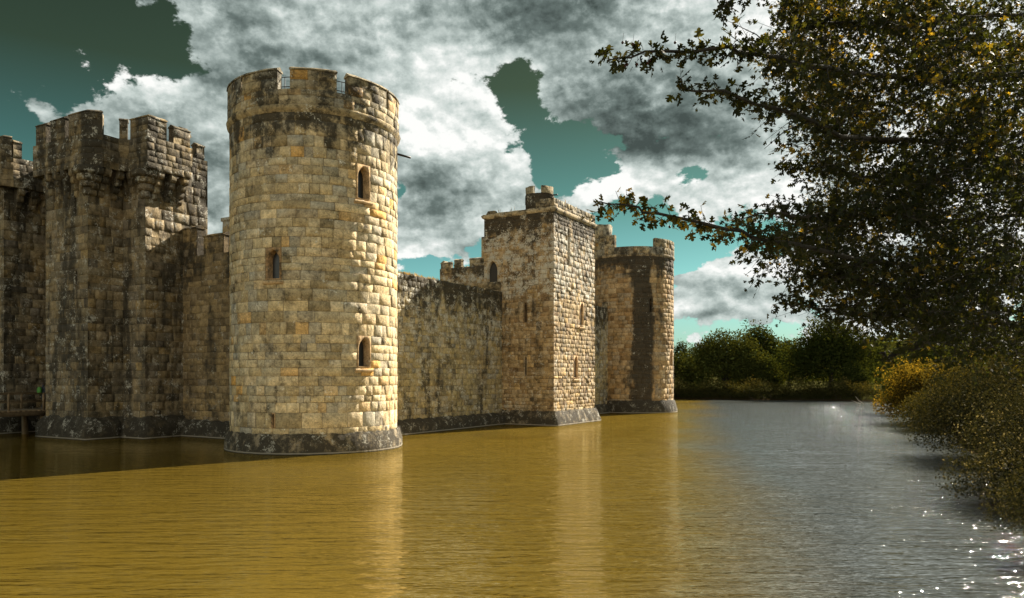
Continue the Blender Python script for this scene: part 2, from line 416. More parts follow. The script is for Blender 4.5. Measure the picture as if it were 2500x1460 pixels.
def simple(name, col, rough=.7, metal=0, var=.25, scale=8, bump=.2):
    m, t, b, out = mat_new(name)
    pos = t.new('ShaderNodeNewGeometry').outputs['Position']; n = t.noise(pos, scale, 5, .6)
    c = t.mix(t.mr(n, .3, .7), tuple(k * (1 - var) for k in col), tuple(k * (1 + var) for k in col))
    t.l.new(c, b.inputs['Base Color']); b.inputs['Roughness'].default_value = rough; b.inputs['Metallic'].default_value = metal
    if bump:
        bp = t.new('ShaderNodeBump'); bp.inputs['Strength'].default_value = bump; bp.inputs['Distance'].default_value = .02
        t.l.new(n, bp.inputs['Height']); t.l.new(bp.outputs[0], b.inputs['Normal'])
    return m
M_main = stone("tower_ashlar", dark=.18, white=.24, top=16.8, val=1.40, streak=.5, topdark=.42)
M_parapet = stone("parapet_stone", dark=.62, white=.35, val=1.0, streak=.3)
M_plinth = stone("plinth_stone", pal=[(0, (.10, .09, .07)), (1, (.26, .22, .16))], dark=1.0, white=.47, val=.55, wet=True, streak=.1)
M_plinth2 = stone("worn_plinth_stone", pal=[(0, (.14, .12, .09)), (1, (.34, .28, .19))], dark=1.0, white=.47, val=.65, wet=True, streak=.1)
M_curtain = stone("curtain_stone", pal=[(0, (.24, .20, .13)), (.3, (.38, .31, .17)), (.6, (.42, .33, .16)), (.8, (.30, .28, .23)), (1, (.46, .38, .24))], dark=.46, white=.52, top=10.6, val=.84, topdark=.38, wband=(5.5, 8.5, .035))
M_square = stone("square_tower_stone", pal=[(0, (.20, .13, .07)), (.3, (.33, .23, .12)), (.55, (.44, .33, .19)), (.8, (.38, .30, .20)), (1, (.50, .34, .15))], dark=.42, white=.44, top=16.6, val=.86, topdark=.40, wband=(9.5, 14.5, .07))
M_southeast = stone("far_tower_stone", pal=[(0, (.24, .15, .07)), (.4, (.38, .25, .12)), (.7, (.42, .31, .18)), (1, (.30, .24, .17))], dark=.36, white=.2, top=16.3, val=.9, streak=1.4, topdark=.5,
                    xdark=(47.4 - 3.62, -2.5, 1.0))
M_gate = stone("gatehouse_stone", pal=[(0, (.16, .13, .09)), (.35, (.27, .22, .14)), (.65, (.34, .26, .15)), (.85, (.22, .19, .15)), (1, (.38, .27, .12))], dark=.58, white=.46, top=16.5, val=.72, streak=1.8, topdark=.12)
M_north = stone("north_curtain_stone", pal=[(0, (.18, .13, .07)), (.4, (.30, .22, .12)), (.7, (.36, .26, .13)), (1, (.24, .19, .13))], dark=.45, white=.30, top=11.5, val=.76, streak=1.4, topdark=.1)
M_frame = stone("window_stone", pal=[(0, (.36, .22, .11)), (1, (.42, .30, .17))], dark=.25, white=.1, val=1.0, streak=.3, bump=.35)
M_dark = simple("window_dark", (.012, .012, .012), .3, bump=0)
M_iron = simple("iron", (.03, .03, .03), .5, .6)
M_wood = simple("weathered_wood", (.16, .11, .06), .8, scale=3)

# ------------------------------------------------------------------ masonry parts
def arch(w, h, n=7):
    """pointed arch outline, counter-clockwise from bottom left, origin at bottom centre"""
    hw = w / 2; sh = h - w * .85; L = [(-hw, 0), (hw, 0)]
    for k in range(n + 1):
        t = k / n; a = t * math.radians(60) ; L.append((-hw + w * math.cos(a) , sh + w * .98 * math.sin(a)))
    for k in range(n - 1, -1, -1):
        t = k / n; a = t * math.radians(60) ; L.append((hw - w * math.cos(a), sh + w * .98 * math.sin(a)))
    return L
def add_window(t, path, s, w, z0, z1, border=.10, mat=None, depth=.38, sill=True, label=None, name='window'):
    o = ORG[t.name]; h = z1 - z0; mb = MB(); ar = arch(w - 2 * border, h - border * (1.6 if sill else 1.2))
    zb = z0 + (border * .6 if sill else .02)
    inn = [(x, y + zb) for x, y in ar]; n = len(inn); outr = []
    cx, cy = 0, (z0 + z1) / 2
    for x, y in inn:      # matching point on the rectangle
        dx_, dy_ = x - cx, y - cy; k = min((w / 2) / max(abs(dx_), 1e-6), (h / 2) / max(abs(dy_), 1e-6)); outr.append((cx + dx_ * k, cy + dy_ * k))
    crn = [(-w / 2, z0), (w / 2, z0), (w / 2, z1), (-w / 2, z1)]
    for cxr in crn:        # snap the closest to the corner so that the rectangle closes
        j = min(range(n), key=lambda q: (outr[q][0] - cxr[0]) ** 2 + (outr[q][1] - cxr[1]) ** 2); outr[j] = cxr
    def ring(L, off):
        a = np.array(L); P = path.pt(s + a[:, 0], np.full(len(a), off)); return np.concatenate([P, a[:, 1:2]], 1)
    rings = [ring(outr, -.5), ring(outr, .012), ring(inn, .018), ring([(x * .93, cy + (y - cy) * .985) for x, y in inn], -.05), ring([(x * .80, cy + (y - cy) * .95) for x, y in inn], -depth)]
    Vv = np.concatenate(rings); fs = []
    for r in range(4):
        for j in range(n): fs.append((r * n + j, r * n + (j + 1) % n, (r + 1) * n + (j + 1) % n, (r + 1) * n + j))
    mb.add(Vv, [f[::-1] for f in fs], (*rng.random(3), 0))
    if sill:
        for off0 in (0,):
            sw = w * .62
            sweep(mb, path, [(-.3, z0 - .02), (.10, z0 - .06), (.12, z0 - .17), (0.0, z0 - .24), (-.3, z0 - .24)], s - sw, s + sw, .3, jit=.008)
    wo_ = mb.build(name, mat or M_frame, t, o)
    if label: wo_['label'] = label
    pm = MB(); pr = ring([(x * .80, cy + (y - cy) * .95) for x, y in inn], -depth + .01); pm.add(pr, [tuple(range(n))[::-1]])
    pm.build('pane', M_dark, wo_, o)
    return wo_
def whole(s, w, z0, z1, sill=True): return (s - w / 2, s + w / 2, z0 - (.0 if sill else 0), z1)
COPING = lambda z, t, o: [(o + .05, z), (o + .05, z + .06), (o - t / 2, z + .22), (o - t - .05, z + .06), (o - t - .05, z)]
def add_merlon(t, path, a, b, z0, z1, thick=.5, off=.04, mat=None, cope=True, rough=.012):
    mb = MB(); mid = off - .04; zt = z1 - (.2 if cope else 0)
    sweep(mb, path, [(mid, z0), (mid, zt), (off - thick, zt), (off - thick, z0)], a + .02, b - .02, .5, jit=rough)
    blocks(mb, path, a, b, z0, zt, ch=(.35, .5), bw=(.5, .9), fine=True)
    # stone returns at both ends so that the joints read from the side
    m = mb.build('merlon', mat or M_parapet, t, ORG[t.name])
    if cope:
        cb = MB(); sweep(cb, path, COPING(zt, thick, off), a - .03, b + .03, .45, jit=.008); cb.build('coping', mat or M_parapet, m, ORG[t.name])
    return m
def ring_wall(t, path, z0, z1, a=0, b=None, thick=.5, off=.06, mat=None, name='parapet', fine=True, holes=()):
    b = path.len if b is None else b; mb = MB()
    sweep(mb, path, [(off - .04, z0), (off - .04, z1 - .01), (off - thick, z1 - .01), (off - thick, z0)], a, b, .5, jit=.006)
    class Off:
        pass
    P = shifted(path, off); k = P.len / path.len if isinstance(path, Circ) else 1
    blocks(mb, P, a * k, b * k, z0, z1, ch=(.36, .5), bw=(.5, .9), fine=fine)
    return mb.build(name, mat or M_parapet, t, ORG[t.name])
def shifted(path, off):
    if isinstance(path, Circ): return Circ(path.cc, path.r + off)
    pts = [path.q[i] + path.mit[i] * off for i in range(len(path.q) - (1 if path.closed else 0))]
    return Poly(pts, path.closed)

# ================================================================== NEAR ROUND TOWER
R0 = 4.4; c_ = (0, 0); P0 = Circ(c_, R0)
T0 = castle_thing('round_tower', 'nearest and largest round corner tower of tan ashlar with iron rails between its merlons', 'tower', 0, 0, 'round corner towers of the castle')
wins = []
for px, yt, yb, w in ((667, 604, 683, .86), (887, 402, 488, .86), (889, 820, 898, .86)):
    s, Y = P0.hit(px); wins.append((s, w, zat(yb, Y), zat(yt, Y)))
s_sl, Y = P0.hit(667); slit = (s_sl, .22, zat(1046, Y), zat(1008, Y))
mb = MB(); holes = [whole(*w) for w in wins] + [whole(*slit)]
blocks(mb, P0, 0, P0.len, .95, 16.95, holes=holes, ch=(.38, .58), bw=(.48, 1.0), depth=.026, jit=.010)
sweep(mb, P0, [(-.7, 0.5), (-.7, 17.0), (-1.4, 17.0), (-1.4, .5)], 0, P0.len, .6)
ring = P0.pt(np.linspace(0, P0.len, 33)[:-1], np.full(32, -.1)); mb.add(np.concatenate([ring, np.full((32, 1), 17.3)], 1), [tuple(range(32))[::-1]])
mb.build('wall', M_main, T0, ORG[T0.name])
for k, (s, w, z0, z1) in enumerate(wins): add_window(T0, P0, s, w, z0, z1)
add_window(T0, P0, slit[0], slit[1], slit[2], slit[3], border=.05, sill=False, name='arrow_slit')
mb = MB(); sweep(mb, P0, [(.05, 1.0), (.10, .93), (.24, .45), (.30, -1.2), (-.6, -1.2), (-.6, 1.0)], 0, P0.len, .2, jit=.026); mb.build('plinth', M_plinth2, T0, ORG[T0.name])
Pp = Circ(c_, R0 + .10)
mb = MB(); sweep(mb, P0, [(.02, 16.72), (.13, 16.86), (.17, 17.0), (.12, 17.08), (-.4, 17.08), (-.4, 16.72)], 0, P0.len, .3, jit=.008); mb.build('string_course', M_parapet, T0, ORG[T0.name])
ring_wall(T0, Pp, 17.08, 17.82, thick=.55, off=.0)
mer = [(553.5, 592), (595, 679), (709, 821), (849, 940), (944, 969)]
def m_span(P, a, b, off=0): 
    x, y = P.hit(b)[0], P.hit(a)[0]; return (x, y) if x < y else (x - P.len, y)
spans = []
for a, b in mer:
    x, y = sorted((P0.hit(a)[0], P0.hit(b)[0]))
    if y - x > P0.len / 2: x, y = y - P0.len, x
    spans.append((x, y))
spans.sort()
lo = max(s[1] for s in spans); hi_ = min(s[0] for s in spans) + P0.len
back = np.linspace(lo + .75, hi_ - .75, 6)
for x, y in zip(back[:-1], back[1:]): spans.append((x, y - .75))
x, y = spans[0]; spans[0] = (x, y)
for x, y in spans:
    k = Pp.r / P0.r; add_merlon(T0, Pp, x * k, y * k, 17.82, 18.95, .5, .0)
sp = sorted(spans)
for i in range(5):        # two thin rails across each front gap
    a, b = sp[i][1], sp[(i + 1) % len(sp)][0]
    rb = MB(); k = Pp.r / P0.r; ss = np.linspace(a - .35, b + .35, 5) * k
    for zr in (18.15, 18.62):
        xy = Pp.pt(ss, np.full(5, -.62)); tube(rb, np.concatenate([xy, np.full((5, 1), zr)], 1), .02)
    for e in (0.18, .82):
        q = Pp.pt(np.array([(a + (b - a) * e) * k]), np.array([-.62]))[0]; tube(rb, [(q[0], q[1], 17.3), (q[0], q[1], 18.64)], .018)
    rb.build('railing', M_iron, T0, ORG[T0.name])
def spout(t, path, s, z, length=.75, rise=.2):
    sb = MB(); a = path.pt(np.array([s]), np.array([-.1]))[0]; b = path.pt(np.array([s]), np.array([length]))[0]
    tube(sb, [(a[0], a[1], z + rise), (b[0], b[1], z)], .06); sb.build('water_spout', M_iron, t, ORG[t.name])
s, Y = P0.hit(969.2); spout(T0, P0, s, 15.85, .75, .22)

# ================================================================== NEAR EAST CURTAIN WALL
E1 = Poly([(21.9, 1.06), (3.6, 1.06)])
TE = castle_thing('curtain_wall', 'long curtain wall with dark lichen head and grassy top between nearest round tower and square tower', 'wall', 12, 1.06, 'castle curtain walls')
mb = MB(); blocks(mb, E1, 0, E1.len, .9, 10.55, ch=(.29, .39), bw=(.32, .66), jit=.012)
sweep(mb, E1, [(-.05, .5), (-.05, 10.5), (-2.2, 10.5), (-2.2, .5)], 0, E1.len, .7, jit=.01); mb.build('wall', M_curtain, TE, ORG[TE.name])
mb = MB(); sweep(mb, E1, [(.06, .95), (.45, .6), (.5, -1.2), (-.6, -1.2), (-.6, .95)], 0, E1.len, .35, jit=.04); mb.build('plinth', M_plinth, TE, ORG[TE.name])
mb = MB()
for k in range(60):       # loose rubble of the broken wall head
    s = rng.uniform(.2, E1.len - .2); q = E1.pt(np.array([s]), np.array([rng.uniform(-1.6, -.15)]))[0]
    box(mb, (q[0], q[1], 10.5 + rng.uniform(.02, .08)), (rng.uniform(.3, .7), rng.uniform(.25, .5), rng.uniform(.1, .25)), rng.uniform(-.4, .4))
mb.build('broken_coping', M_parapet, TE, ORG[TE.name])

# ================================================================== SQUARE TOWER
SQ = Poly([(29.3, -3.58), (21.58, -3.58), (21.58, 2.74), (29.3, 2.74)], True)
TS = castle_thing('square_tower', 'tall square tower rising from the moat beside the curtain wall, its right face sunlit', 'tower', 25.4, -.4)
def phit(P, px, seg): return P.hit(px, seg)
wl = []
for px, yt, yb, w, seg in ((1420, 738, 797, .85, 0), (1405.5, 868, 924, .85, 0), (1388, 555, 648, .5, 0), (1283, 737, 787, .34, 1), (1283, 868, 918, .34, 1), (1201.5, 635, 690, 1.15, 1)):
    s, Y = SQ.hit(px, seg); wl.append((s, w, zat(yb, Y), zat(yt, Y)))
mb = MB(); blocks(mb, SQ, 0, SQ.len, 1.0, 16.55, holes=[whole(*w) for w in wl], ch=(.30, .41), bw=(.36, .74), jit=.012)
sweep(mb, SQ, [(-.75, .5), (-.75, 16.6), (-1.5, 16.6), (-1.5, .5)], 0, SQ.len, 1.5)
q = [SQ.q[i] for i in range(4)]; mb.add([(a, b, 16.6) for a, b in q], [(0, 3, 2, 1)])
mb.build('wall', M_square, TS, ORG[TS.name])
for k, (s, w, z0, z1) in enumerate(wl):
    add_window(TS, SQ, s, w, z0, z1, depth=.14 if k < 3 else .3, border=.09 if k < 2 else .06, sill=k in (0, 1), mat=M_frame if k < 2 else M_square, name='window' if k in (0, 1, 5) else 'arrow_slit')
mb = MB(); sweep(mb, SQ, [(.05, 1.12), (.16, .95), (.30, .55), (.40, .2), (.5, -1.2), (-.6, -1.2), (-.6, 1.12)], 0, SQ.len, .22, jit=.03); mb.build('plinth', M_plinth2, TS, ORG[TS.name])
mb = MB(); sweep(mb, SQ, [(.02, 16.5), (.10, 16.58), (.16, 16.75), (.05, 16.9), (-.5, 16.9), (-.5, 16.5)], 0, SQ.len, .35, jit=.014); mb.build('cornice', M_parapet, TS, ORG[TS.name])
s_e, _ = SQ.hit(1308, 1)
ring_wall(TS, SQ, 16.9, 17.55, 0.0, s_e, thick=.45, off=.03)
mb = MB()                 # corbelled sill below the doorway, and the chute on its left
s, Y = SQ.hit(1201.5, 1)
sweep(mb, SQ, [(-.1, zat(690, Y)), (.5, zat(690, Y) - .02), (.45, zat(700, Y)), (.2, zat(712, Y)), (-.1, zat(716, Y))], s - .8, s + .9, .3, jit=.02)
mb.build('corbelled_sill', M_parapet, TS, ORG[TS.name])
mb = MB(); w = SQ.q[2]; box(mb, (w[0] + .5, w[1] + .12, zat(604, 61.5)), (.9, .35, 1.7)); mb.build('chute', M_square, TS, ORG[TS.name])
for a, b, px in ((.7, .5, 1197),):
    mb = MB(); s, Y = SQ.hit(px, 1); q = SQ.pt(np.array([s]), np.array([-.3]))[0]; box(mb, (q[0], q[1], 17.02), (.5, .9, .3), taper=.7); mb.build('broken_merlon', M_parapet, TS, ORG[TS.name])
# stair turret on its roof
PT = Circ((26.0, 0.0), 1.2)
mb = MB(); blocks(mb, PT, 0, PT.len, 16.6, 19.0, ch=(.36, .46), bw=(.4, .7)); sweep(mb, PT, [(-.05, 16.6), (-.05, 18.95), (-.3, 18.95), (-.3, 16.6)], 0, PT.len, .3); mb.add(np.concatenate([PT.pt(np.linspace(0, PT.len, 17)[:-1], np.full(16, -.1)), np.full((16, 1), 18.8)], 1), [tuple(range(16))[::-1]])
tw = mb.build('stair_turret', M_square, TS, ORG[TS.name])
for a, b in ((1284, 1302), (1322, 1350)):
    x, y = sorted((PT.hit(a)[0], PT.hit(b)[0]))
    if y - x > PT.len / 2: x, y = y - PT.len, x
    mm = MB(); sweep(mm, PT, [(.05, 19.0), (.05, 19.6), (-.3, 19.65), (-.3, 19.0)], x, y, .3, jit=.015); mm.build('merlon', M_parapet, tw, ORG[TS.name])
sb = MB(); s, Y = PT.hit(1349.5); a = PT.pt(np.array([s]), np.array([-.1]))[0]; b = PT.pt(np.array([s]), np.array([.45]))[0]; tube(sb, [(a[0], a[1], 18.95), (b[0], b[1], 18.93)], .06); sb.build('water_spout', M_iron, tw, ORG[TS.name])

# ================================================================== FAR EAST CURTAIN WALL
E2 = Poly([(44.2, 1.06), (29.0, 1.06)])
TF = castle_thing('curtain_wall', 'short darker stretch of curtain wall between square tower and farthest round tower', 'wall', 36, 1.06, 'castle curtain walls')
mb = MB(); blocks(mb, E2, 0, E2.len, .9, 10.95, ch=(.38, .5), bw=(.45, .9), fine=False)
sweep(mb, E2, [(-.05, .5), (-.05, 10.9), (-2.2, 10.9), (-2.2, .5)], 0, E2.len, .8, jit=.01); mb.build('wall', M_curtain, TF, ORG[TF.name])
mb = MB(); sweep(mb, E2, [(.06, .95), (.45, .6), (.5, -1.2), (-.6, -1.2), (-.6, .95)], 0, E2.len, .4, jit=.04); mb.build('plinth', M_plinth, TF, ORG[TF.name])
s0_, _ = E2.hit(1483, 0); s1_, _ = E2.hit(1494, 0)
add_merlon(TF, E2, .0, s1_, 10.95, 12.2, .5, .0); add_merlon(TF, E2, s1_ + .02, s0_, 10.95, 11.6, .5, .0)
mb = MB(); s, Y = E2.hit(1497, 0); z0 = zat(915, Y); z1 = zat(898, Y)
add_window(TF, E2, s, .5, z0, z1, border=.06, sill=False, depth=.03, mat=M_curtain)

# ================================================================== FARTHEST ROUND TOWER
c2 = (47.4, 0.0); P2_ = Circ(c2, 4.4)
T2 = castle_thing('round_tower', 'farthest round corner tower with a black damp streak and a low broken parapet', 'tower', c2[0], c2[1], 'round corner towers of the castle')
wl = []
for px, yt, yb, w in ((1589, 726, 762, .5), (1639, 852, 893, 1.0), (1636, 948, 962, .6)):
    s, Y = P2_.hit(px); wl.append((s, w, zat(yb, Y), zat(yt, Y)))
mb = MB(); blocks(mb, P2_, 0, P2_.len, .95, 16.3, holes=[whole(*w) for w in wl], ch=(.38, .52), bw=(.5, .9), depth=.035, jit=.014)
sweep(mb, P2_, [(-.7, .5), (-.7, 16.35), (-1.4, 16.35), (-1.4, .5)], 0, P2_.len, 1); mb.add(np.concatenate([P2_.pt(np.linspace(0, P2_.len, 33)[:-1], np.full(32, -.1)), np.full((32, 1), 16.4)], 1), [tuple(range(32))[::-1]])
mb.build('wall', M_southeast, T2, ORG[T2.name])
for k, (s, w, z0, z1) in enumerate(wl): add_window(T2, P2_, s, w, z0, z1, border=.1, sill=False, mat=M_frame if k == 1 else M_southeast)
mb = MB(); sweep(mb, P2_, [(.05, 1.3), (.16, 1.1), (.38, .3), (.38, -1.2), (-.6, -1.2), (-.6, 1.3)], 0, P2_.len, .4, jit=.02); mb.build('plinth', M_plinth, T2, ORG[T2.name])
mb = MB(); sweep(mb, P2_, [(.02, 16.2), (.10, 16.3), (.12, 16.42), (.08, 16.5), (-.4, 16.5), (-.4, 16.2)], 0, P2_.len, .4, jit=.008); mb.build('string_course', M_parapet, T2, ORG[T2.name])
Pq = Circ(c2, 4.45); ring_wall(T2, Pq, 16.5, 17.2, thick=.5, off=0)
def mspan(P, a, b):
    x, y = sorted((P.hit(a)[0], P.hit(b)[0]))
    return (y - P.len, x) if y - x > P.len / 2 else (x, y)
x, y = mspan(Pq, 1600, 1645.5); add_merlon(T2, Pq, x - 1.0 if x < y else x, y, 17.2, 18.1, .5, 0, cope=False, rough=.02)
x, y = mspan(Pq, 1462, 1500); add_merlon(T2, Pq, x + .0, y + 1.5, 17.2, 18.5, .5, 0, cope=False, rough=.03)
x, y = mspan(Pq, 1455, 1496); add_merlon(T2, Pq, (x + y) / 2, y + 1.2, 18.5, 19.2, .5, 0, cope=False, rough=.03)
PT2 = Circ((49.0, 4.4), 1.15)
mb = MB(); blocks(mb, PT2, 0, PT2.len, 16.4, 20.0, ch=(.4, .5), bw=(.4, .7), fine=False); sweep(mb, PT2, [(-.05, 16.4), (-.05, 19.9), (-.6, 19.9), (-.6, 16.4)], 0, PT2.len, .4); tw = mb.build('stair_turret', M_parapet, T2, ORG[T2.name])
mm = MB(); sweep(mm, PT2, [(.12, 19.6), (.16, 20.8), (-.9, 20.85), (-.9, 19.6)], 0, PT2.len, .4, jit=.03); mm.build('turret_head', M_parapet, tw, ORG[T2.name])

# ================================================================== POSTERN TOWER SEEN OVER THE CURTAIN
PS = Poly([(46.5, 12.6), (40.0, 12.6), (40.0, 20.3), (46.5, 20.3)], True)
TP = castle_thing('square_tower', 'distant battlemented tower top showing above the lichened curtain wall', 'tower', 43, 16.4)
mb = MB(); blocks(mb, PS, 0, PS.len, 5.0, 16.0, ch=(.42, .55), bw=(.5, 1.0), fine=False)
sweep(mb, PS, [(-.05, .0), (-.05, 15.9), (-.9, 15.9), (-.9, .0)], 0, PS.len, 2)
mb.build('wall', M_square, TP, ORG[TP.name])
mb = MB(); mb.add([(a, b, 15.6) for a, b in PS.q[:4]], [(0, 3, 2, 1)]); mb.build('roof', M_parapet, TP, ORG[TP.name])
for a, b, top in ((1076, 1100, 16.75), (1109, 1126, 16.95), (1146, 1198, 16.95)):
    x, y = sorted((PS.hit(a, 1)[0], PS.hit(b, 1)[0])); add_merlon(TP, PS, x, y, 16.0, top, .5, 0)
for x in (14.6, 17.0, 19.4): add_merlon(TP, PS, x, x + 1.4, 16.0, 16.95, .5, 0)

# ================================================================== NORTH CURTAIN WALL
N1 = Poly([(1.06, 3.6), (1.06, 12.7)])
TN = castle_thing('curtain_wall', 'shaded battlemented curtain wall between gatehouse and nearest round tower', 'wall', 1.06, 8, 'castle curtain walls')
mb = MB(); blocks(mb, N1, 0, N1.len, .9, 11.45, ch=(.38, .52), bw=(.5, .95), jit=.016)
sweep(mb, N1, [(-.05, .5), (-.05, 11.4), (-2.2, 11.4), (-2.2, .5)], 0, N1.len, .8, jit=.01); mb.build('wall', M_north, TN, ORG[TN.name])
mb = MB(); sweep(mb, N1, [(.06, 1.1), (.4, .8), (.45, -1.2), (-.6, -1.2), (-.6, 1.1)], 0, N1.len, .35, jit=.04); mb.build('plinth', M_plinth, TN, ORG[TN.name])
for a, b, top in ((446, 481, 13.4), (497, 546, 12.75)):
    x, y = sorted((N1.hit(a, 0)[0], N1.hit(b, 0)[0])); add_merlon(TN, N1, x, y, 11.45, top, .6, 0.0, mat=M_north)
mb = MB(); s, Y = N1.hit(536, 0); q = N1.pt(np.array([s]), np.array([-.9]))[0]; box(mb, (q[0], q[1], 12.5), (.8, .8, 2.2), taper=.92); box(mb, (q[0], q[1], 13.62), (.9, .9, .22)); mb.build('chimney', M_square, TN, ORG[TN.name])

# ================================================================== GATEHOUSE
GP = [(2.9, 12.6), (-1.57, 12.6), (-1.57, 14.85), (-3.8, 14.85), (-3.8, 19.4), (-.8, 19.4), (-.8, 24.4), (-3.8, 24.4), (-3.8, 29.0), (-1.57, 29.0), (-1.57, 31.2), (2.9, 31.2)]
GH = Poly(GP, True)
TG = castle_thing('gatehouse', 'massive lichen streaked gatehouse with machicolated battlements at the left', 'gatehouse', -.4, 21.9)
wl = []
for px, yt, yb, w in ((184, 470, 528, .5), (186, 655, 707, .5)):
    s, Y = GH.hit(px, 3); wl.append((s, w, zat(yb, Y), zat(yt, Y)))
s, Y = GH.hit(60, 5)
gs = GH.c[5] + 2.5; gate = (gs, 2.6, 1.7, 5.2)
mb = MB(); blocks(mb, GH, 0, GH.len, 1.1, 16.6, holes=[whole(*w) for w in wl] + [whole(*gate)], ch=(.42, .6), bw=(.5, 1.0), jit=.014, wear=1.2)
sweep(mb, GH, [(-.75, .5), (-.75, 16.5), (-1.3, 16.5), (-1.3, .5)], 0, GH.len, 3)
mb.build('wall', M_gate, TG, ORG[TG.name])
mb = MB(); mb.add([(a, b, 17.0) for a, b in GP], [tuple(range(12))[::-1]]); mb.build('roof', M_gate, TG, ORG[TG.name])
for s, w, z0, z1 in wl: add_window(TG, GH, s, w, z0, z1, border=.09, sill=False, mat=M_gate)
add_window(TG, GH, gate[0], gate[1], gate[2], gate[3], border=.3, sill=False, mat=M_gate, name='gateway')
mb = MB(); sweep(mb, GH, [(.06, 1.35), (.35, .9), (.45, -1.2), (-.6, -1.2), (-.6, 1.35)], 0, GH.len, .35, jit=.04); mb.build('plinth', M_plinth, TG, ORG[TG.name])
PG = Poly([(1.1, 11.75), (-2.0, 11.75), (-2.05, 13.5), (-2.5, 13.85), (-3.5, 13.85), (-4.2, 14.5), (-4.25, 20.0), (-3.6, 20.2), (-1.5, 20.3), (-1.5, 23.5), (-3.6, 23.6), (-4.2, 23.9), (-4.25, 29.2), (-3.6, 29.8), (-2.0, 29.8), (-2.0, 32.0)])
Z0, Z1, Z2 = 16.35, 18.3, 19.65
mb = MB(); sweep(mb, PG, [(-.04, Z0), (-.04, Z1 - .01), (-.5, Z1 - .01), (-.5, Z0)], 0, PG.len, .6, jit=.006); blocks(mb, PG, 0, PG.len, Z0, Z1, ch=(.4, .6), bw=(.5, .9), jit=.014, wear=1.2); mb.build('parapet', M_gate, TG, ORG[TG.name])
EB = Poly([(2.9, 12.6), (1.0, 12.6)])
mb = MB(); sweep(mb, EB, [(-.04, 16.5), (-.04, Z1 - .3), (-.5, Z1 - .3), (-.5, 16.5)], 0, EB.len, .6); blocks(mb, EB, 0, EB.len, 16.6, Z1 - .25, bw=(.4, .7)); mb.build('parapet', M_gate, TG, ORG[TG.name])
x, y = sorted((EB.hit(480, 0)[0], EB.hit(499, 0)[0])); add_merlon(TG, EB, max(x, 0), y, Z1 - .25, 19.1, .5, 0, M_gate)
def gm(pa, sa, pb, sb_, top=Z2, base=Z1):
    a = PG.hit(pa, sa)[0]; b = PG.hit(pb, sb_)[0]; a, b = sorted((a, b)); return add_merlon(TG, PG, max(a, .02), min(b, PG.len), base, top, .5, 0, M_gate, rough=.02)
gm(464, 0, 424, 0, 19.45)
gm(407, 0, 318, 1)
gm(308, 3, 291, 3, 19.6)
gm(250, 4, 168, 5, 19.75)
gm(158, 5, 124, 5, 19.7)
gm(112, 5, 88, 5, 19.65)
gm(84, 8, 74, 8, 19.5)
c9 = PG.c
add_merlon(TG, PG, c9[10] + .1, c9[11] + 1.9, Z1, 19.7, .5, 0, M_gate); add_merlon(TG, PG, c9[11] + 2.6, c9[11] + 4.0, Z1, 19.7, .5, 0, M_gate)
back_wall = Poly([(2.2, 31), (2.2, 12.9)])
for s in (2.6, 5.2, 8.0, 11.0, 14.2): add_merlon(TG, back_wall, s, s + 1.3, Z1 - .9, 19.5, .5, 0, M_gate)
mb = MB(); sweep(mb, back_wall, [(0, 16.9), (0, Z1 - .9), (-.5, Z1 - .9), (-.5, 16.9)], 0, back_wall.len, 1.0); mb.build('rear_parapet', M_gate, TG, ORG[TG.name])
mb = MB(); q = to_castle(np.array([(440 - CXP) / F, 1.0]) * 50.5); 
box(mb, (q[0], q[1], 18.7), (.7, .9, 2.2), taper=.95); box(mb, (q[0], q[1], 19.95), (.95, 1.1, .35), taper=.8); box(mb, (q[0], q[1], 20.2), (.6, .7, .25)); mb.build('chimney', M_gate, TG, ORG[TG.name])
# corbels carry the overhanging parapet; stepped brackets with dark murder holes between them
def corbel(path_in, s, reach, w=.34):
    mb = MB()
    lev = [(16.35, 1.0, .45), (15.9, .72, .42), (15.48, .46, .40), (15.08, .22, .38)]
    for zt, k, hgt in lev:
        sweep(mb, path_in, [(-.2, zt - hgt), (reach * k - .10, zt - hgt), (reach * k, zt - hgt + .12), (reach * k, zt), (-.2, zt)], s - w / 2, s + w / 2, 1, jit=.012)
    mb.build('corbel', M_gate, TG, ORG[TG.name])
cc = GH.c
for s in np.arange(2.2, cc[1] - .1, .85): corbel(GH, s, .8)
for s in np.arange(cc[1] + .25, cc[2] - .3, .8): corbel(GH, s, .45)
for s in (cc[2] + .7, cc[2] + 1.5, cc[3] - .25): corbel(GH, s, .95)
for s in np.arange(cc[3] + .25, cc[4], .86): corbel(GH, s, .45)
for s in np.arange(cc[4] + .3, cc[5] - .2, .9): corbel(GH, s, .7)
for s in np.arange(cc[5] + .4, cc[6] - .2, .9): corbel(GH, s, .6)
for s in np.arange(cc[6] + .5, cc[7] - .1, .85): corbel(GH, s, .75)
for s in np.arange(cc[7] + .25, cc[8], .86): corbel(GH, s, .45)
for (u, v) in ((-1.57, 12.6), (-3.8, 14.85)):     # round corner corbels
    mb = MB(); 
    for zt, r, hgt in ((16.36, .80, .42), (15.94, .62, .40), (15.55, .46, .38), (15.17, .28, .45)):
        pc = Circ((u + .05, v + .05), r); sweep(mb, pc, [(0, zt - hgt * .75), (0, zt - .04), (-.05, zt), (-r * .98, zt), (-r * .98, zt - hgt), (-.08, zt - hgt)], 0, pc.len, .25, jit=.01)
    mb.build('corner_corbel', M_gate, TG, ORG[TG.name])

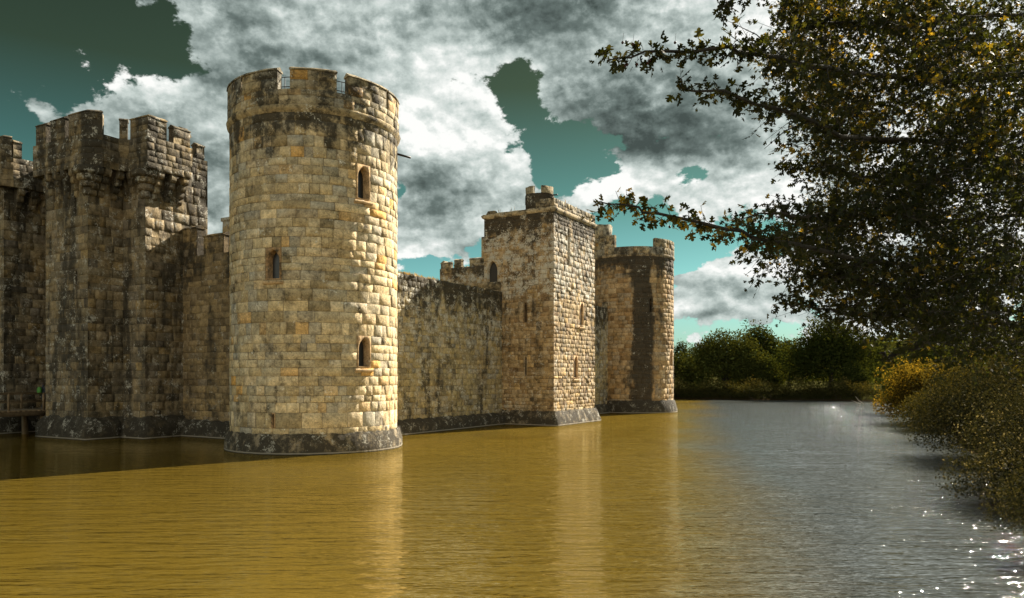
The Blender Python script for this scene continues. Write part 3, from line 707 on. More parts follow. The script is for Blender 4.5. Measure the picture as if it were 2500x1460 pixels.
# ================================================================== TIMBER BRIDGE AND WALKERS
TB = castle_thing('footbridge', 'dark timber footbridge with post railings leading into the gatehouse recess', 'bridge', -6, 21.9)
mb = MB()
for k in range(60):
    u = -.9 - k * .3; box(mb, (u, 21.9, 1.62), (.27, 2.9, .07))
mb.build('deck', M_wood, TB, ORG[TB.name])
for sv in (-1, 1):
    mb = MB(); box(mb, (-9.9, 21.9 + sv * 1.35, 1.45), (18, .16, .26)); mb.build('beam', M_wood, TB, ORG[TB.name])
    mb = MB(); box(mb, (-9.9, 21.9 + sv * 1.32, 2.72), (18, .07, .09)); box(mb, (-9.9, 21.9 + sv * 1.32, 2.2), (18, .05, .07)); mb.build('handrail', M_wood, TB, ORG[TB.name])
    for k in range(9):
        mb = MB(); box(mb, (-1.2 - k * 2.1, 21.9 + sv * 1.32, 2.2), (.11, .11, 1.1)); mb.build('rail_post', M_wood, TB, ORG[TB.name])
for k in range(4):
    for sv in (-1, 1):
        mb = MB(); box(mb, (-3.2 - k * 4.2, 21.9 + sv * 1.1, .1), (.28, .28, 2.5)); mb.build('pile', M_wood, TB, ORG[TB.name])

# a walker with a rucksack, on the bridge
wp = to_world(-2.3, 22.5)
def skinned(name, verts, edges, rad, mat, parent=None, loc=(0, 0, 0), rz=0, lv=2):
    me = bpy.data.meshes.new(name); me.from_pydata(verts, edges, []); me.update(); me.materials.append(mat)
    o = bpy.data.objects.new(name, me); COL.objects.link(o); o.location = loc; o.rotation_euler = (0, 0, rz)
    if parent is not None: o.parent = parent
    sk = o.modifiers.new("skin", 'SKIN'); sk.use_smooth_shade = True
    for k, r in enumerate(rad): me.skin_vertices[0].data[k].radius = (r, r) if not isinstance(r, tuple) else r
    me.skin_vertices[0].data[0].use_root = True
    ss = o.modifiers.new("sub", 'SUBSURF'); ss.levels = ss.render_levels = lv
    return o
def ensure_skin(me):
    return me
M_cloth = simple("dark_clothes", (.025, .03, .04), .9); M_skin = simple("skin", (.40, .24, .16), .6, bump=0, var=.05)
M_green = simple("green_fabric", (.06, .20, .03), .7, var=.1); M_hair = simple("brown_hair", (.05, .03, .02), .7)
def person():
    root = thing('person', 'walker in dark clothes carrying a green rucksack on the timber bridge', 'person', (wp[0], wp[1], 1.66), UA)
    Vt = [(0, 0, .92), (0, 0, 1.12), (0, 0, 1.34), (0, 0, 1.46), (.02, 0, 1.56), (.03, 0, 1.66),
          (0, .09, .86), (.08, .10, .48), (.02, .10, .08), (.14, .10, .03),
          (0, -.09, .86), (-.02, -.10, .48), (-.14, -.10, .10), (-.03, -.10, .03),
          (0, .19, 1.38), (.02, .24, 1.12), (.14, .21, .92), (.20, .20, .86), (0, -.19, 1.38), (-.03, -.24, 1.12), (.06, -.22, .90), (.10, -.21, .84)]
    Ed = [(0, 1), (1, 2), (2, 3), (3, 4), (4, 5), (0, 6), (6, 7), (7, 8), (8, 9), (0, 10), (10, 11), (11, 12), (12, 13), (2, 14), (14, 15), (15, 16), (16, 17), (2, 18), (18, 19), (19, 20), (20, 21)]
    rad = [.14, .13, .15, .06, .085, .075, .10, .065, .045, .04, .10, .065, .045, .04, .06, .045, .033, .03, .06, .045, .033, .03]
    me = bpy.data.meshes.new('body'); me.from_pydata(Vt, Ed, []); me.materials.append(M_cloth)
    o = bpy.data.objects.new('body', me); COL.objects.link(o); o.parent = root
    sk = o.modifiers.new("skin", 'SKIN'); o.modifiers.new("sub", 'SUBSURF').render_levels = 2
    if len(me.skin_vertices) == 0:
        bpy.context.view_layer.update()
    if len(me.skin_vertices):
        for k, r in enumerate(rad): me.skin_vertices[0].data[k].radius = (r, r)
        me.skin_vertices[0].data[0].use_root = True
    mb = MB()
    for k in range(6):
        a = k / 6 * math.pi; r = .095
        n = 10; 
    u = np.linspace(0, math.pi * .62, 7); w = np.linspace(0, 2 * math.pi, 13)
    G = np.array([[(-.0 + .098 * math.sin(a) * math.cos(b), .095 * math.sin(a) * math.sin(b), 1.63 + .11 * math.cos(a)) for b in w] for a in u]); mb.grid(G)
    mb.build('hair', M_hair, root, smooth=True)
    return root
person()
rk = thing('rucksack', 'rounded green rucksack on the back of the walker', 'rucksack', (wp[0], wp[1], 1.66), UA)
mb = MB(); u = np.linspace(0, math.pi, 9); w = np.linspace(0, 2 * math.pi, 15)
G = np.array([[(-.24 + .13 * np.sign(math.cos(b)) * abs(math.cos(b) * math.sin(a)) ** .8, .19 * np.sign(math.sin(b)) * abs(math.sin(b) * math.sin(a)) ** .8, 1.20 + .27 * math.cos(a)) for b in w] for a in u]); mb.grid(G)
mb.build('bag', M_green, rk, smooth=True)
mb = MB()
for sy in (-.09, .09): tube(mb, [(-.14, sy, 1.42), (.02, sy * 1.2, 1.47), (.15, sy * 1.3, 1.36), (.12, sy * 1.5, 1.1), (-.13, sy * 1.3, 1.02)], .016)
mb.build('strap', M_cloth, rk)

# ================================================================== GROUND AND WATER
MOAT = np.array([(-160, 20), (-60, 14), (-20, 3.2), (4, 3.6), (9.5, 9), (13.5, 18), (19, 29), (26, 44), (34, 58), (45, 84), (58, 108), (50, 118), (27, 126), (-5, 138), (-60, 150), (-160, 120)], float)
def pdist(X, Y, P):
    d = np.full(X.shape, 1e9); ins = np.zeros(X.shape, bool)
    for i in range(len(P)):
        a, b = P[i], P[(i + 1) % len(P)]; e = b - a
        t = np.clip(((X - a[0]) * e[0] + (Y - a[1]) * e[1]) / (e @ e), 0, 1)
        d = np.minimum(d, np.hypot(X - a[0] - t * e[0], Y - a[1] - t * e[1]))
        c = (a[1] > Y) != (b[1] > Y); xx = e[0] * (Y - a[1]) / (e[1] if e[1] else 1e-9) + a[0]; ins ^= c & (X < xx)
    return np.where(ins, -d, d)
def ss(x, a, b): t = np.clip((x - a) / (b - a), 0, 1); return t * t * (3 - 2 * t)
def ground_z(X, Y):
    d = pdist(X, Y, MOAT)
    z = -1.6 + 1.6 * ss(d, -3.5, 0) + .75 * ss(d, -.1, 1.2) + .9 * ss(d, 1.0, 9)
    z = z + .25 * np.sin(X * .31 + 1) * np.cos(Y * .27) * ss(d, 0, 8)
    r = np.hypot(X, Y)
    hill = 38 * np.exp(-((X - 440) / 120) ** 2 - ((Y - 800) / 160) ** 2) + 14 * np.exp(-((X - 60) / 300) ** 2 - ((Y - 1100) / 260) ** 2)
    z = z + hill * ss(r, 180, 600) + 6 * np.sin(X * .006) * np.cos(Y * .007) * ss(r, 200, 900)
    cw = to_world(23, 23); return z
def spaced(n, lim, a): t = np.linspace(-1, 1, n); return np.sinh(t * a) / math.sinh(a) * lim
gx = np.unique(np.concatenate([spaced(150, 5000, 5.2) + 5, np.arange(0, 62, 1.0)])); gy = np.unique(np.concatenate([spaced(150, 5000, 5.2) + 40, np.arange(0, 130, 1.3)]))
X, Y = np.meshgrid(gx, gy, indexing='ij')
mb = MB(); mb.grid(np.stack([X, Y, ground_z(X, Y)], -1))
m, t, b, out = mat_new("grass_ground"); pos = t.new('ShaderNodeNewGeometry').outputs['Position']
n1_ = t.noise(pos, .35, 6, .6); n2_ = t.noise(pos, 9, 6, .7)
c = t.mix(t.mr(n1_, .35, .65), (.02, .026, .008), (.045, .042, .014)); c = t.mix(t.mr(n2_, .4, .6, 0, .5), c, (.06, .05, .018))
c = t.mix(t.mr(t.sep(pos)[2], .35, .1), c, (.045, .032, .018)); t.l.new(c, b.inputs['Base Color']); b.inputs['Roughness'].default_value = 1.0; b.inputs['Specular IOR Level'].default_value = 0.0; b.inputs['IOR'].default_value = 1.01
bp = t.new('ShaderNodeBump'); bp.inputs['Strength'].default_value = .7; bp.inputs['Distance'].default_value = .15; t.l.new(n2_, bp.inputs['Height']); t.l.new(bp.outputs[0], b.inputs['Normal'])
g = mb.build('ground', m, None, smooth=True); g['kind'] = 'structure'

m, t, b, out = mat_new("moat_water"); pos = t.new('ShaderNodeNewGeometry').outputs['Position']
big = t.noise(pos, .045, 3, .5); mid_ = t.noise(pos, .35, 3, .55)
calm = t.mr(t.sep(pos)[0], -16, 12, .35, 1.0, smooth=False)
patch = t.m('MULTIPLY', calm, t.mr(t.m('ADD', t.m('MULTIPLY', big, .6), t.m('MULTIPLY', mid_, .4)), .36, .62, .45, 1.25))
def waves(ang, lx, ly, sc, det, dist=.3):
    mp = t.new('ShaderNodeMapping'); mp.vector_type = 'POINT'; t.l.new(pos, mp.inputs[0]); mp.inputs['Rotation'].default_value = (0, 0, math.radians(ang)); mp.inputs['Scale'].default_value = (lx, ly, 1)
    return t.noise(mp.outputs[0], sc, det, .55, dist)
w1 = waves(7, .5, 2.6, 1.5, 3); w2 = waves(-9, .6, 2.4, 3.6, 3); w3 = waves(14, .6, 1.5, .5, 2); w4 = waves(-3, .42, 2.3, .95, 4, .3)
hgt = t.m('ADD', t.m('MULTIPLY', w1, .15), t.m('ADD', t.m('MULTIPLY', w2, .02), t.m('ADD', t.m('MULTIPLY', w3, .05), t.m('MULTIPLY', w4, .27))))
bp = t.new('ShaderNodeBump'); t.put(bp.inputs['Strength'], patch); bp.inputs['Distance'].default_value = 1.0; t.l.new(hgt, bp.inputs['Height'])
sx, sy, sz = t.sep(pos); refl_side = t.m('SUBTRACT', t.m('MULTIPLY', sy, .245), sx); refl_side = t.m('ADD', refl_side, t.m('MULTIPLY', t.m('SUBTRACT', big, .5), 7.0))  # painted change from castle to sky reflection across the water
wcol = t.mix(t.mr(refl_side, -3.6, 1.8), (.050, .055, .052), (.112, .075, .010)); gcol = t.mix(t.mr(refl_side, -3.6, 1.8), (.95, 1.0, 1.0), (1.0, .87, .55)); b.inputs['Roughness'].default_value = .035; b.inputs['IOR'].default_value = 1.62  # ochre is the water's own; sky grey and castle gold are painted reflection
b.inputs['Specular IOR Level'].default_value = .5
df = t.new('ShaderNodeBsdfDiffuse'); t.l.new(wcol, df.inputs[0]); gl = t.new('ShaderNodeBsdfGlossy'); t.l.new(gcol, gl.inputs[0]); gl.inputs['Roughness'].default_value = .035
fr = t.new('ShaderNodeFresnel'); fr.inputs[0].default_value = 1.85
for nd in (df, gl, fr): t.l.new(bp.outputs[0], nd.inputs['Normal'])
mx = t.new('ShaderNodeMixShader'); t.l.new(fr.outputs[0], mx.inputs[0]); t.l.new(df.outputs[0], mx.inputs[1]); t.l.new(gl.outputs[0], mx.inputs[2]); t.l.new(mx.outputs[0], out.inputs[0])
mb = MB(); xs = np.linspace(-165, 75, 40); ys = np.linspace(-2, 160, 30); X, Y = np.meshgrid(xs, ys, indexing='ij'); mb.grid(np.stack([X, Y, 0 * X], -1))
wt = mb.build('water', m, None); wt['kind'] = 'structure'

# ================================================================== FOLIAGE
def leaf_mat(name, cols, trans=.45, gloss=.35, rough=.42):
    m, t, b, out = mat_new(name); at = t.new('ShaderNodeAttribute', attribute_name='blk')
    rc = t.new('ShaderNodeSeparateColor'); t.l.new(at.outputs['Color'], rc.inputs[0])
    c = t.ramp(rc.outputs[0], cols)
    t.l.new(c, b.inputs['Base Color']); b.inputs['Roughness'].default_value = rough; b.inputs['Specular IOR Level'].default_value = gloss
    tr = t.new('ShaderNodeBsdfTranslucent'); tc = t.mix(1.0, c, (3.2, 2.5, .8), 'MULTIPLY'); t.l.new(tc, tr.inputs[0])
    body = b
    if gloss < .25:      # matt leaves, no mirror-like grazing highlights
        body = t.new('ShaderNodeBsdfDiffuse'); t.l.new(c, body.inputs[0])
    mx = t.new('ShaderNodeMixShader'); mx.inputs[0].default_value = trans; t.l.new(body.outputs[0], mx.inputs[1]); t.l.new(tr.outputs[0], mx.inputs[2]); t.l.new(mx.outputs[0], out.inputs[0])
    return m
L_haw = leaf_mat("hawthorn_leaf", [(0, (.010, .014, .005)), (.55, (.018, .024, .006)), (.82, (.055, .052, .010)), (1, (.20, .15, .020))], .40, .3, .6)
L_gold = leaf_mat("golden_leaf", [(0, (.030, .028, .010)), (.5, (.045, .038, .010)), (1, (.14, .10, .02))], .4, .2, .6)
L_willow = leaf_mat("grey_green_leaf", [(0, (.016, .018, .010)), (.55, (.026, .028, .014)), (.85, (.075, .070, .045)), (1, (.24, .22, .16))], .10, .12, .6)  # palest stops paint glints into the leaf colour
L_oak = leaf_mat("oak_leaf", [(0, (.022, .032, .009)), (.6, (.045, .052, .014)), (1, (.080, .100, .030))], .12, .15, .65)
L_dark = leaf_mat("dark_leaf", [(0, (.016, .026, .008)), (.7, (.035, .045, .012)), (1, (.075, .085, .025))], .16, .15, .65)
L_bramble = leaf_mat("bramble_leaf", [(0, (.018, .022, .008)), (.5, (.048, .046, .016)), (1, (.12, .10, .035))], .15, .08, .7)
L_grass = leaf_mat("dry_grass", [(0, (.12, .09, .03)), (1, (.30, .22, .09))], .3, .2)
M_bark = simple("bark", (.032, .026, .019), .9, scale=14, var=.4, bump=.6)
def rotmats(n, R, up=.5):
    nrm = R.normal(size=(n, 3)); nrm[:, 2] += up * 2; nrm /= np.linalg.norm(nrm, axis=1)[:, None]
    t = R.normal(size=(n, 3)); t -= (t * nrm).sum(1)[:, None] * nrm; t /= np.linalg.norm(t, axis=1)[:, None]
    b = np.cross(nrm, t); return np.stack([t, b, nrm], 1)         # rows: local axes
HALF = [(0, 0), (.22, .04), (.20, .22), (.34, .42), (.44, .40), (.45, .17), (.56, .16), (.66, .36), (.76, .33), (.76, .13), (.88, .16), (1.0, 0)]
def tmpl_haw():
    up = HALF; dn = [(x, -y) for x, y in HALF[1:-1]]
    v = [(x, y, -.30 * abs(y) - .18 * x * x) for x, y in up + dn]; n = len(up)
    f1 = tuple(range(n)); f2 = (0,) + tuple(range(n, n + len(dn))) + (n - 1,)
    return np.array(v), [f1, f2[::-1]]
def tmpl_simple(): return np.array([(0, 0, 0), (.5, .27, -.05), (1, 0, -.12), (.5, -.27, -.05)]), [(0, 3, 2, 1)]
def leaves(name, pos, size, mat, parent, R, tmpl, up=.5, tone=None, M=None, origin=(0, 0, 0)):
    v, fs = tmpl; n = len(pos); M = rotmats(n, R, up) if M is None else M
    sz = np.broadcast_to(size, n) * R.uniform(.7, 1.25, n)
    Vv = np.einsum('kj,njc->nkc', v, M) * sz[:, None, None] + (pos - np.asarray(origin))[:, None, :]
    k = len(v); loops = np.concatenate([np.concatenate([np.array(f) for f in fs])[None] + (np.arange(n) * k)[:, None]]).ravel()
    lens = np.tile([len(f) for f in fs], n)
    me = bpy.data.meshes.new(name); raw_mesh(me, Vv.reshape(-1, 3), loops, lens)
    r = R.random(n) if tone is None else tone
    A = np.zeros((n, k, 4), np.float32); A[..., 0] = r[:, None]; A[..., 1] = R.random(n)[:, None]
    at = me.attributes.new("blk", 'FLOAT_COLOR', 'POINT'); at.data.foreach_set("color", A.ravel()); me.materials.append(mat)
    o = bpy.data.objects.new(name, me); COL.objects.link(o)
    if parent is not None: o.parent = parent
    return o
def W3(px, py, d): return np.array([(px - CXP) / F * d, d, EYE + (HY - py) / F * d])
def crown_points(c, rad, n, R, lobes=16, lobe_r=.42, shell=.62, low=.25):
    c = np.array(c); rad = np.array(rad)
    d = R.normal(size=(lobes, 3)); d /= np.linalg.norm(d, axis=1)[:, None]; d[:, 2] = np.abs(d[:, 2]) * 1.3 - low
    lc = d * R.uniform(.40, .66, lobes)[:, None]; lr = R.uniform(.7, 1.25, lobes) * lobe_r
    k = R.integers(0, lobes, n); q = R.normal(size=(n, 3)); q /= np.linalg.norm(q, axis=1)[:, None]
    rr = np.where(R.random(n) < .75, R.uniform(shell, 1.05, n), R.random(n) ** .5)
    p = lc[k] + q * (lr[k] * rr)[:, None]
    tone = np.clip(.35 + .35 * R.random(n) + .25 * (R.random(lobes)[k] - .5), 0, 1); tone[R.random(n) < .08] = R.uniform(.8, 1)
    return p * rad + c, tone
def limb(mb, a, b, r0, r1, R, n=5, wob=.12):
    a = np.array(a, float); b = np.array(b, float); L = np.linalg.norm(b - a); P = [a + (b - a) * t + (R.normal(0, wob * L * .25, 3) if 0 < t < 1 else 0) for t in np.linspace(0, 1, n)]
    tube(mb, P, np.linspace(r0, r1, n), 6); return P
def tree(name, label, cat, px, depth, half_px, top_py, seed, mat, n=6000, size=.32, base_px=None, group=None, squash=.8, trunk=True, bottom=None, stretch_y=1.0):
    R = np.random.default_rng(seed); x = (px - CXP) / F * depth; w = half_px / F * depth; zt = zat(top_py, depth)
    gz = float(ground_z(np.array([[x]]), np.array([[depth]]))[0, 0]); gz = max(gz, -.2)
    t = thing(name, label, cat, (x, depth, gz), 0, group); h = zt - gz; zb = 0 if bottom is None else bottom
    c = (0, 0, (h + zb) * .42); p, tone = crown_points(c, (w * 1.02, w * squash * stretch_y, (h - zb) * .58), int(n * 1.25), R, lobes=42, lobe_r=.33, low=.9); size = size * 1.35
    p[:, 2] *= h / np.percentile(p[:, 2], 99.6); p[:, 0] *= w / np.percentile(np.abs(p[:, 0]), 98.5)
    k = p[:, 2] > .05 + max(0, -gz) ; p, tone = p[k], tone[k]
    leaves('crown', p, size, mat, t, R, tmpl_simple(), .5, tone)
    mb = MB()
    if trunk:
        r = max(.05, h * .035); P = limb(mb, (0, 0, -.2), (w * .05, 0, h * .55), r, r * .5, R, 5, .06)
        for j in range(7): 
            a = R.uniform(0, 6.28); q = P[R.integers(1, 5)]; limb(mb, q, q + np.array([math.cos(a) * w * .55, math.sin(a) * w * .4, h * R.uniform(.1, .35)]), r * .4, r * .1, R, 4)
        mb.build('trunk', M_bark, t)
    else:
        for j in range(9): a = R.uniform(0, 6.28); limb(mb, (0, 0, -.1), (math.cos(a) * w * .6, math.sin(a) * w * .5, h * R.uniform(.4, .8)), .035, .012, R, 5, .15)
        mb.build('stems', M_bark, t)
    return t
G_far = 'trees on the far bank of the moat'
tree('oak_tree', 'rounded tree on the far bank nearest to the foot of the farthest round tower', 'tree', 1772, 131, 94, 812, 11, L_oak, 15000, .34, group=G_far)
tree('oak_tree', 'domed dark tree behind and right of the rounded tree on the far bank', 'tree', 1845, 152, 76, 796, 12, L_dark, 12000, .38, group=G_far)
tree('oak_tree', 'low tree crown filling the gap between the two big far bank trees', 'tree', 1927, 156, 46, 828, 13, L_oak, 6000, .38, group=G_far)
tree('oak_tree', 'tallest dark tree on the far bank, below the hanging hawthorn branches', 'tree', 2026, 124, 112, 783, 14, L_dark, 20000, .32, group=G_far)
tree('shrub', 'pale olive shrub beside the foot of the farthest round tower', 'shrub', 1655, 133, 48, 868, 15, L_oak, 5000, .26, group='shrubs on the far bank', trunk=False)
tree('shrub', 'pale leafy shrub at the foot of the rounded far bank tree', 'shrub', 1868, 128, 44, 874, 16, L_oak, 6000, .24, group='shrubs on the far bank', trunk=False)
tree('shrub', 'olive shrub in front of the tallest far bank tree at its right foot', 'shrub', 2082, 119, 46, 886, 17, L_dark, 6000, .22, group='shrubs on the far bank', trunk=False)
tree('tree', 'thin distant treetop rising just right of the farthest round tower', 'tree', 1668, 240, 32, 836, 18, L_oak, 3500, .5, group=G_far)
tree('tree', 'small distant treetop between the farthest tower and the rounded tree', 'tree', 1712, 250, 34, 838, 19, L_dark, 3500, .5, group=G_far)
tree('tree', 'distant crown showing right of the tallest far bank tree', 'tree', 2135, 210, 40, 842, 20, L_oak, 4000, .45, group=G_far)
tree('tree', 'dense dark tree standing behind the golden shrub on the right bank', 'tree', 2290, 78, 120, 842, 21, L_dark, 9000, .30, group='trees behind the right bank')
tree('tree', 'broad dark tree behind the tall olive shrub near the right photo edge', 'tree', 2450, 62, 170, 815, 22, L_dark, 16000, .26, group='trees behind the right bank')
# bramble bank along the far water edge
R = np.random.default_rng(31); hd = thing('bramble_hedge', 'long low bramble hedge hanging over the far water edge', 'hedge', (42, 116, 0)); P = []; T = []
for k in range(60):
    f = k / 59; x = 20 + 39 * f; yb = np.interp(x, [20, 27, 50, 58.5], [128, 125.6, 117.6, 108.5]); hh = 2.9 + .5 * math.sin(k * .7) + R.uniform(-.3, .3)
    p, tn = crown_points((x, yb, hh * .42), (1.6, 1.9, hh * .72), 520, R, 8, .5); P.append(p); T.append(tn)
P = np.concatenate(P); T = np.concatenate(T); kk = P[:, 2] > .06; P, T = P[kk], T[kk]; T = np.clip(T * .5 + (P[:, 2] - 1.2) * .22, 0, 1)  # sunlit hedge top painted in as lighter leaf tones with height
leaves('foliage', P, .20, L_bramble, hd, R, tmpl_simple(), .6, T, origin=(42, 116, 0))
mb = MB()
for k in range(40): x = R.uniform(-20, 16); limb(mb, (x, np.interp(x + 42, [20, 27, 50, 58.5], [128, 125.6, 117.6, 108.5]) - 116 + .8, 0), (x + R.normal(0, 1), np.interp(x + 42, [20, 27, 50, 58.5], [128, 125.6, 117.6, 108.5]) - 116, R.uniform(1, 2)), .04, .015, R, 4)
mb.build('stems', M_bark, hd)
# distant wooded hills
R = np.random.default_rng(33); n = 9000; X = R.uniform(200, 800, n); Y = R.uniform(420, 1100, n); Z = ground_z(X, Y); P = []
for k in range(5): P.append(np.stack([X + R.normal(0, 3, n), Y + R.normal(0, 3, n), Z + R.uniform(0, 7, n)], 1))
wd = leaves('woodland', np.concatenate(P), 4.5, L_oak, None, R, tmpl_simple(), .6); tag(wd, 'hazy wooded hillside far beyond the moat', 'woodland', kind='stuff')

# right bank shrubs overhanging the water
def bank_shrub(name, label, c, rad, n, size, mat, seed, lobes=16, droop=0, group='shrubs overhanging the right bank', stems=12):
    R = np.random.default_rng(seed); gz = float(ground_z(np.array([[c[0]]]), np.array([[c[1]]]))[0, 0]); t = thing(name, label, 'shrub', (c[0], c[1], max(gz, 0)), 0, group)
    p, tone = crown_points((0, 0, c[2] - max(gz, 0)), rad, n, R, lobes, .42, .45, low=.6)
    k = p[:, 2] + max(gz, 0) > .12; p, tone = p[k], tone[k]
    leaves('foliage', p, size, mat, t, R, tmpl_simple(), .3, tone); mb = MB()
    for j in range(stems):
        q = p[R.integers(0, len(p))]; limb(mb, (R.normal(0, .3), R.normal(0, .3), -.1), q * np.array([.9, .9, 1]), .05, .010, R, 7, .18)
    mb.build('stems', M_bark, t); return t
bank_shrub('shrub', 'bright golden leaved shrub beside the far end of the right bank', (33.8, 62, 2.9), (4.2, 4, 3.6), 16000, .20, L_gold, 41, 18)
bank_shrub('shrub', 'olive brown shrub low over the water in front of the golden shrub', (31.0, 53, 1.4), (4.2, 4, 2.4), 15000, .16, L_bramble, 42)
bank_shrub('shrub', 'tall olive shrub under the hawthorn crown on the right bank', (31, 46, 4.0), (5.5, 5, 3.9), 26000, .17, L_bramble, 43, 20)
bank_shrub('shrub', 'large grey green shrub with glinting narrow leaves overhanging the right bank', (23.6, 35, 2.4), (5.4, 5, 3.4), 30000, .125, L_willow, 44, 24)
bank_shrub('shrub', 'grey green shrub at the right photo edge nearest above the dark hollow', (19.2, 26, 2.1), (4.8, 3.8, 3.0), 32000, .10, L_willow, 45, 22)
bank_shrub('shrub', 'dark low shrub in the shaded hollow at the right water edge', (16.0, 21.5, 1.1), (3.8, 3.3, 2.2), 26000, .095, L_willow, 46)
bank_shrub('shrub', 'dark leafy shrub between the shaded hollow and the nearest glinting spray', (13.0, 16.6, 1.0), (3.0, 2.2, 2.2), 22000, .078, L_willow, 48)
bank_shrub('shrub', 'nearest shrub spray with pale glinting leaves hanging over the lower right water', (10.0, 12.8, 1.7), (2.2, 1.6, 1.25), 11000, .066, L_willow, 47, 14)
# fallen branch at the far right waterline
R = np.random.default_rng(51); mb = MB(); a0 = W3(2112, 975, 104) 
for dxx, dzz in ((-1.3, 1.0), (-1.9, .5)): limb(mb, (0, 0, -.2), (dxx, 0, dzz), .05, .015, R, 6, .16)
fb = mb.build('fallen_branch', simple("bleached_wood", (.30, .26, .2), .8), None); fb.location = (a0[0], a0[1], 0); tag(fb, 'bleached dead branch sticking out of the water below the far shrubs', 'branch')

# grass and weeds on the broken wall head, tuft at the tower foot
def tufts(name, label, pts, n, h, mat, seed, kind='stuff'):
    R = np.random.default_rng(seed); mb = MB()
    for (x, y, z) in pts:
        for k in range(n):
            a = R.uniform(0, 6.28); r = R.uniform(.2, 1) * h; bx, by = x + R.normal(0, .12), y + R.normal(0, .12); w = .012
            dx_, dy_ = math.cos(a) * r * .4, math.sin(a) * r * .4
            mb.add([(bx - w, by, z), (bx + w, by, z), (bx + w * .6 + dx_ * .5, by + dy_ * .5, z + r * .6), (bx + dx_, by + dy_, z + r)], [(0, 1, 2, 3)], (R.random(), .5, .5, 0))
    o = mb.build(name, mat, None); tag(o, label, 'grass', kind=kind); return o
R = np.random.default_rng(61); pts = []
for k in range(150):
    s = min(R.uniform(3.6, 21) if R.random() < .3 else R.uniform(3.6, 13), 21); w = to_world(s, 1.06 + R.uniform(.05, 1.4)); pts.append((w[0], w[1], 10.52))
tufts('grass', 'dry grass growing along the broken head of the curtain wall', pts, 16, .32, L_grass, 62)
w = to_world(5.0, .3); pts = [(w[0] + R.normal(0, .18), w[1] + R.normal(0, .12), R.uniform(.7, 1.1)) for k in range(10)]
o = tufts('weed_tuft', 'yellow weed tuft in the corner between nearest round tower and curtain wall plinth', pts, 22, .5, L_gold, 63, None); o['category'] = 'plant'
pts = []
for u, v in ((26.5, -3.2), (24, -3.3), (21.9, 1.5), (21.9, .4), (22.2, 2.4)): w = to_world(u, v); pts.append((w[0], w[1], 16.9 if v > 0 else 17.5))
tufts('grass', 'sparse weeds sprouting on top of the square tower', pts, 8, .55, L_grass, 64)

# ================================================================== FOREGROUND HAWTHORN
R = np.random.default_rng(77)
trunk_base = np.array([8.2, 7.2, 1.4])
HT = thing('hawthorn_tree', 'large backlit hawthorn with lobed leaves reaching in from the right foreground', 'tree', tuple(trunk_base))
mb = MB(); crotch = trunk_base + np.array([-.4, -.3, 2.6]); top = trunk_base + np.array([-.9, -.6, 5.6])
tube(mb, [trunk_base + (0, 0, -.4), trunk_base + (-.05, 0, .8), trunk_base + (-.25, -.1, 1.8), crotch, trunk_base + (-.55, -.5, 4.2), top], [.34, .25, .22, .20, .14, .06], 10)
mb.V[-1] -= trunk_base; mb.build('trunk', M_bark, HT)
LIMBS = [   # photo px, py, depth
    [(2560, 160, 5.6), (2350, 200, 4.9), (2130, 185, 4.2), (1960, 155, 3.6), (1890, 138, 3.4), (1760, 122, 3.2), (1640, 128, 3.1), (1540, 138, 3.0), (1482, 148, 2.95)],
    [(2600, 420, 5.6), (2300, 350, 4.8), (2060, 330, 4.0), (1930, 275, 3.6), (1800, 240, 3.3), (1700, 215, 3.2), (1652, 208, 3.15)],
    [(2600, 640, 5.8), (2350, 655, 5.0), (2130, 635, 4.3), (1960, 605, 3.8), (1840, 580, 3.5), (1720, 545, 3.3), (1610, 517, 3.2), (1530, 505, 3.1), (1462, 492, 3.05)],
    [(2600, 520, 6.0), (2300, 530, 5.2), (2080, 520, 4.5), (1960, 530, 4.1), (1880, 525, 3.9), (1800, 535, 3.8)],
    [(2650, 700, 6.2), (2400, 720, 5.4), (2180, 705, 4.8), (2040, 668, 4.4), (1960, 690, 4.2)],
    [(2650, 740, 6.2), (2400, 770, 5.4), (2180, 770, 4.8), (2050, 760, 4.4), (1960, 745, 4.2), (1900, 738, 4.1)],
    [(2500, -120, 5.4), (2250, -90, 4.6), (2020, -60, 4.0), (1880, -30, 3.7), (1790, 0, 3.5), (1760, 22, 3.45)],
    [(2600, 260, 6.4), (2300, 440, 5.8), (2100, 430, 5.2), (1980, 405, 4.8), (1915, 415, 4.6)],
    [(2650, 40, 6.4), (2350, 40, 5.6), (2100, 60, 4.8), (1960, 50, 4.4), (1900, 20, 4.2)],
    [(2650, 820, 7.5), (2420, 790, 7.0), (2280, 818, 6.6), (2225, 850, 6.5), (2165, 872, 6.4), (2150, 862, 6.4)],
    [(2420, 790, 7.0), (2300, 770, 6.8), (2250, 800, 6.7), (2210, 790, 6.6), (2180, 770, 6.6)],
    [(2650, 330, 7.2), (2420, 300, 7.0), (2200, 250, 6.4)], [(2650, 560, 7.2), (2420, 480, 7.0), (2200, 440, 6.4)], [(2600, 90, 7.2), (2400, 130, 7.0), (2250, 100, 6.4)],
]
LP_, LM, LS, LT = [], [], [], []       # leaf positions, orientation, size, tone
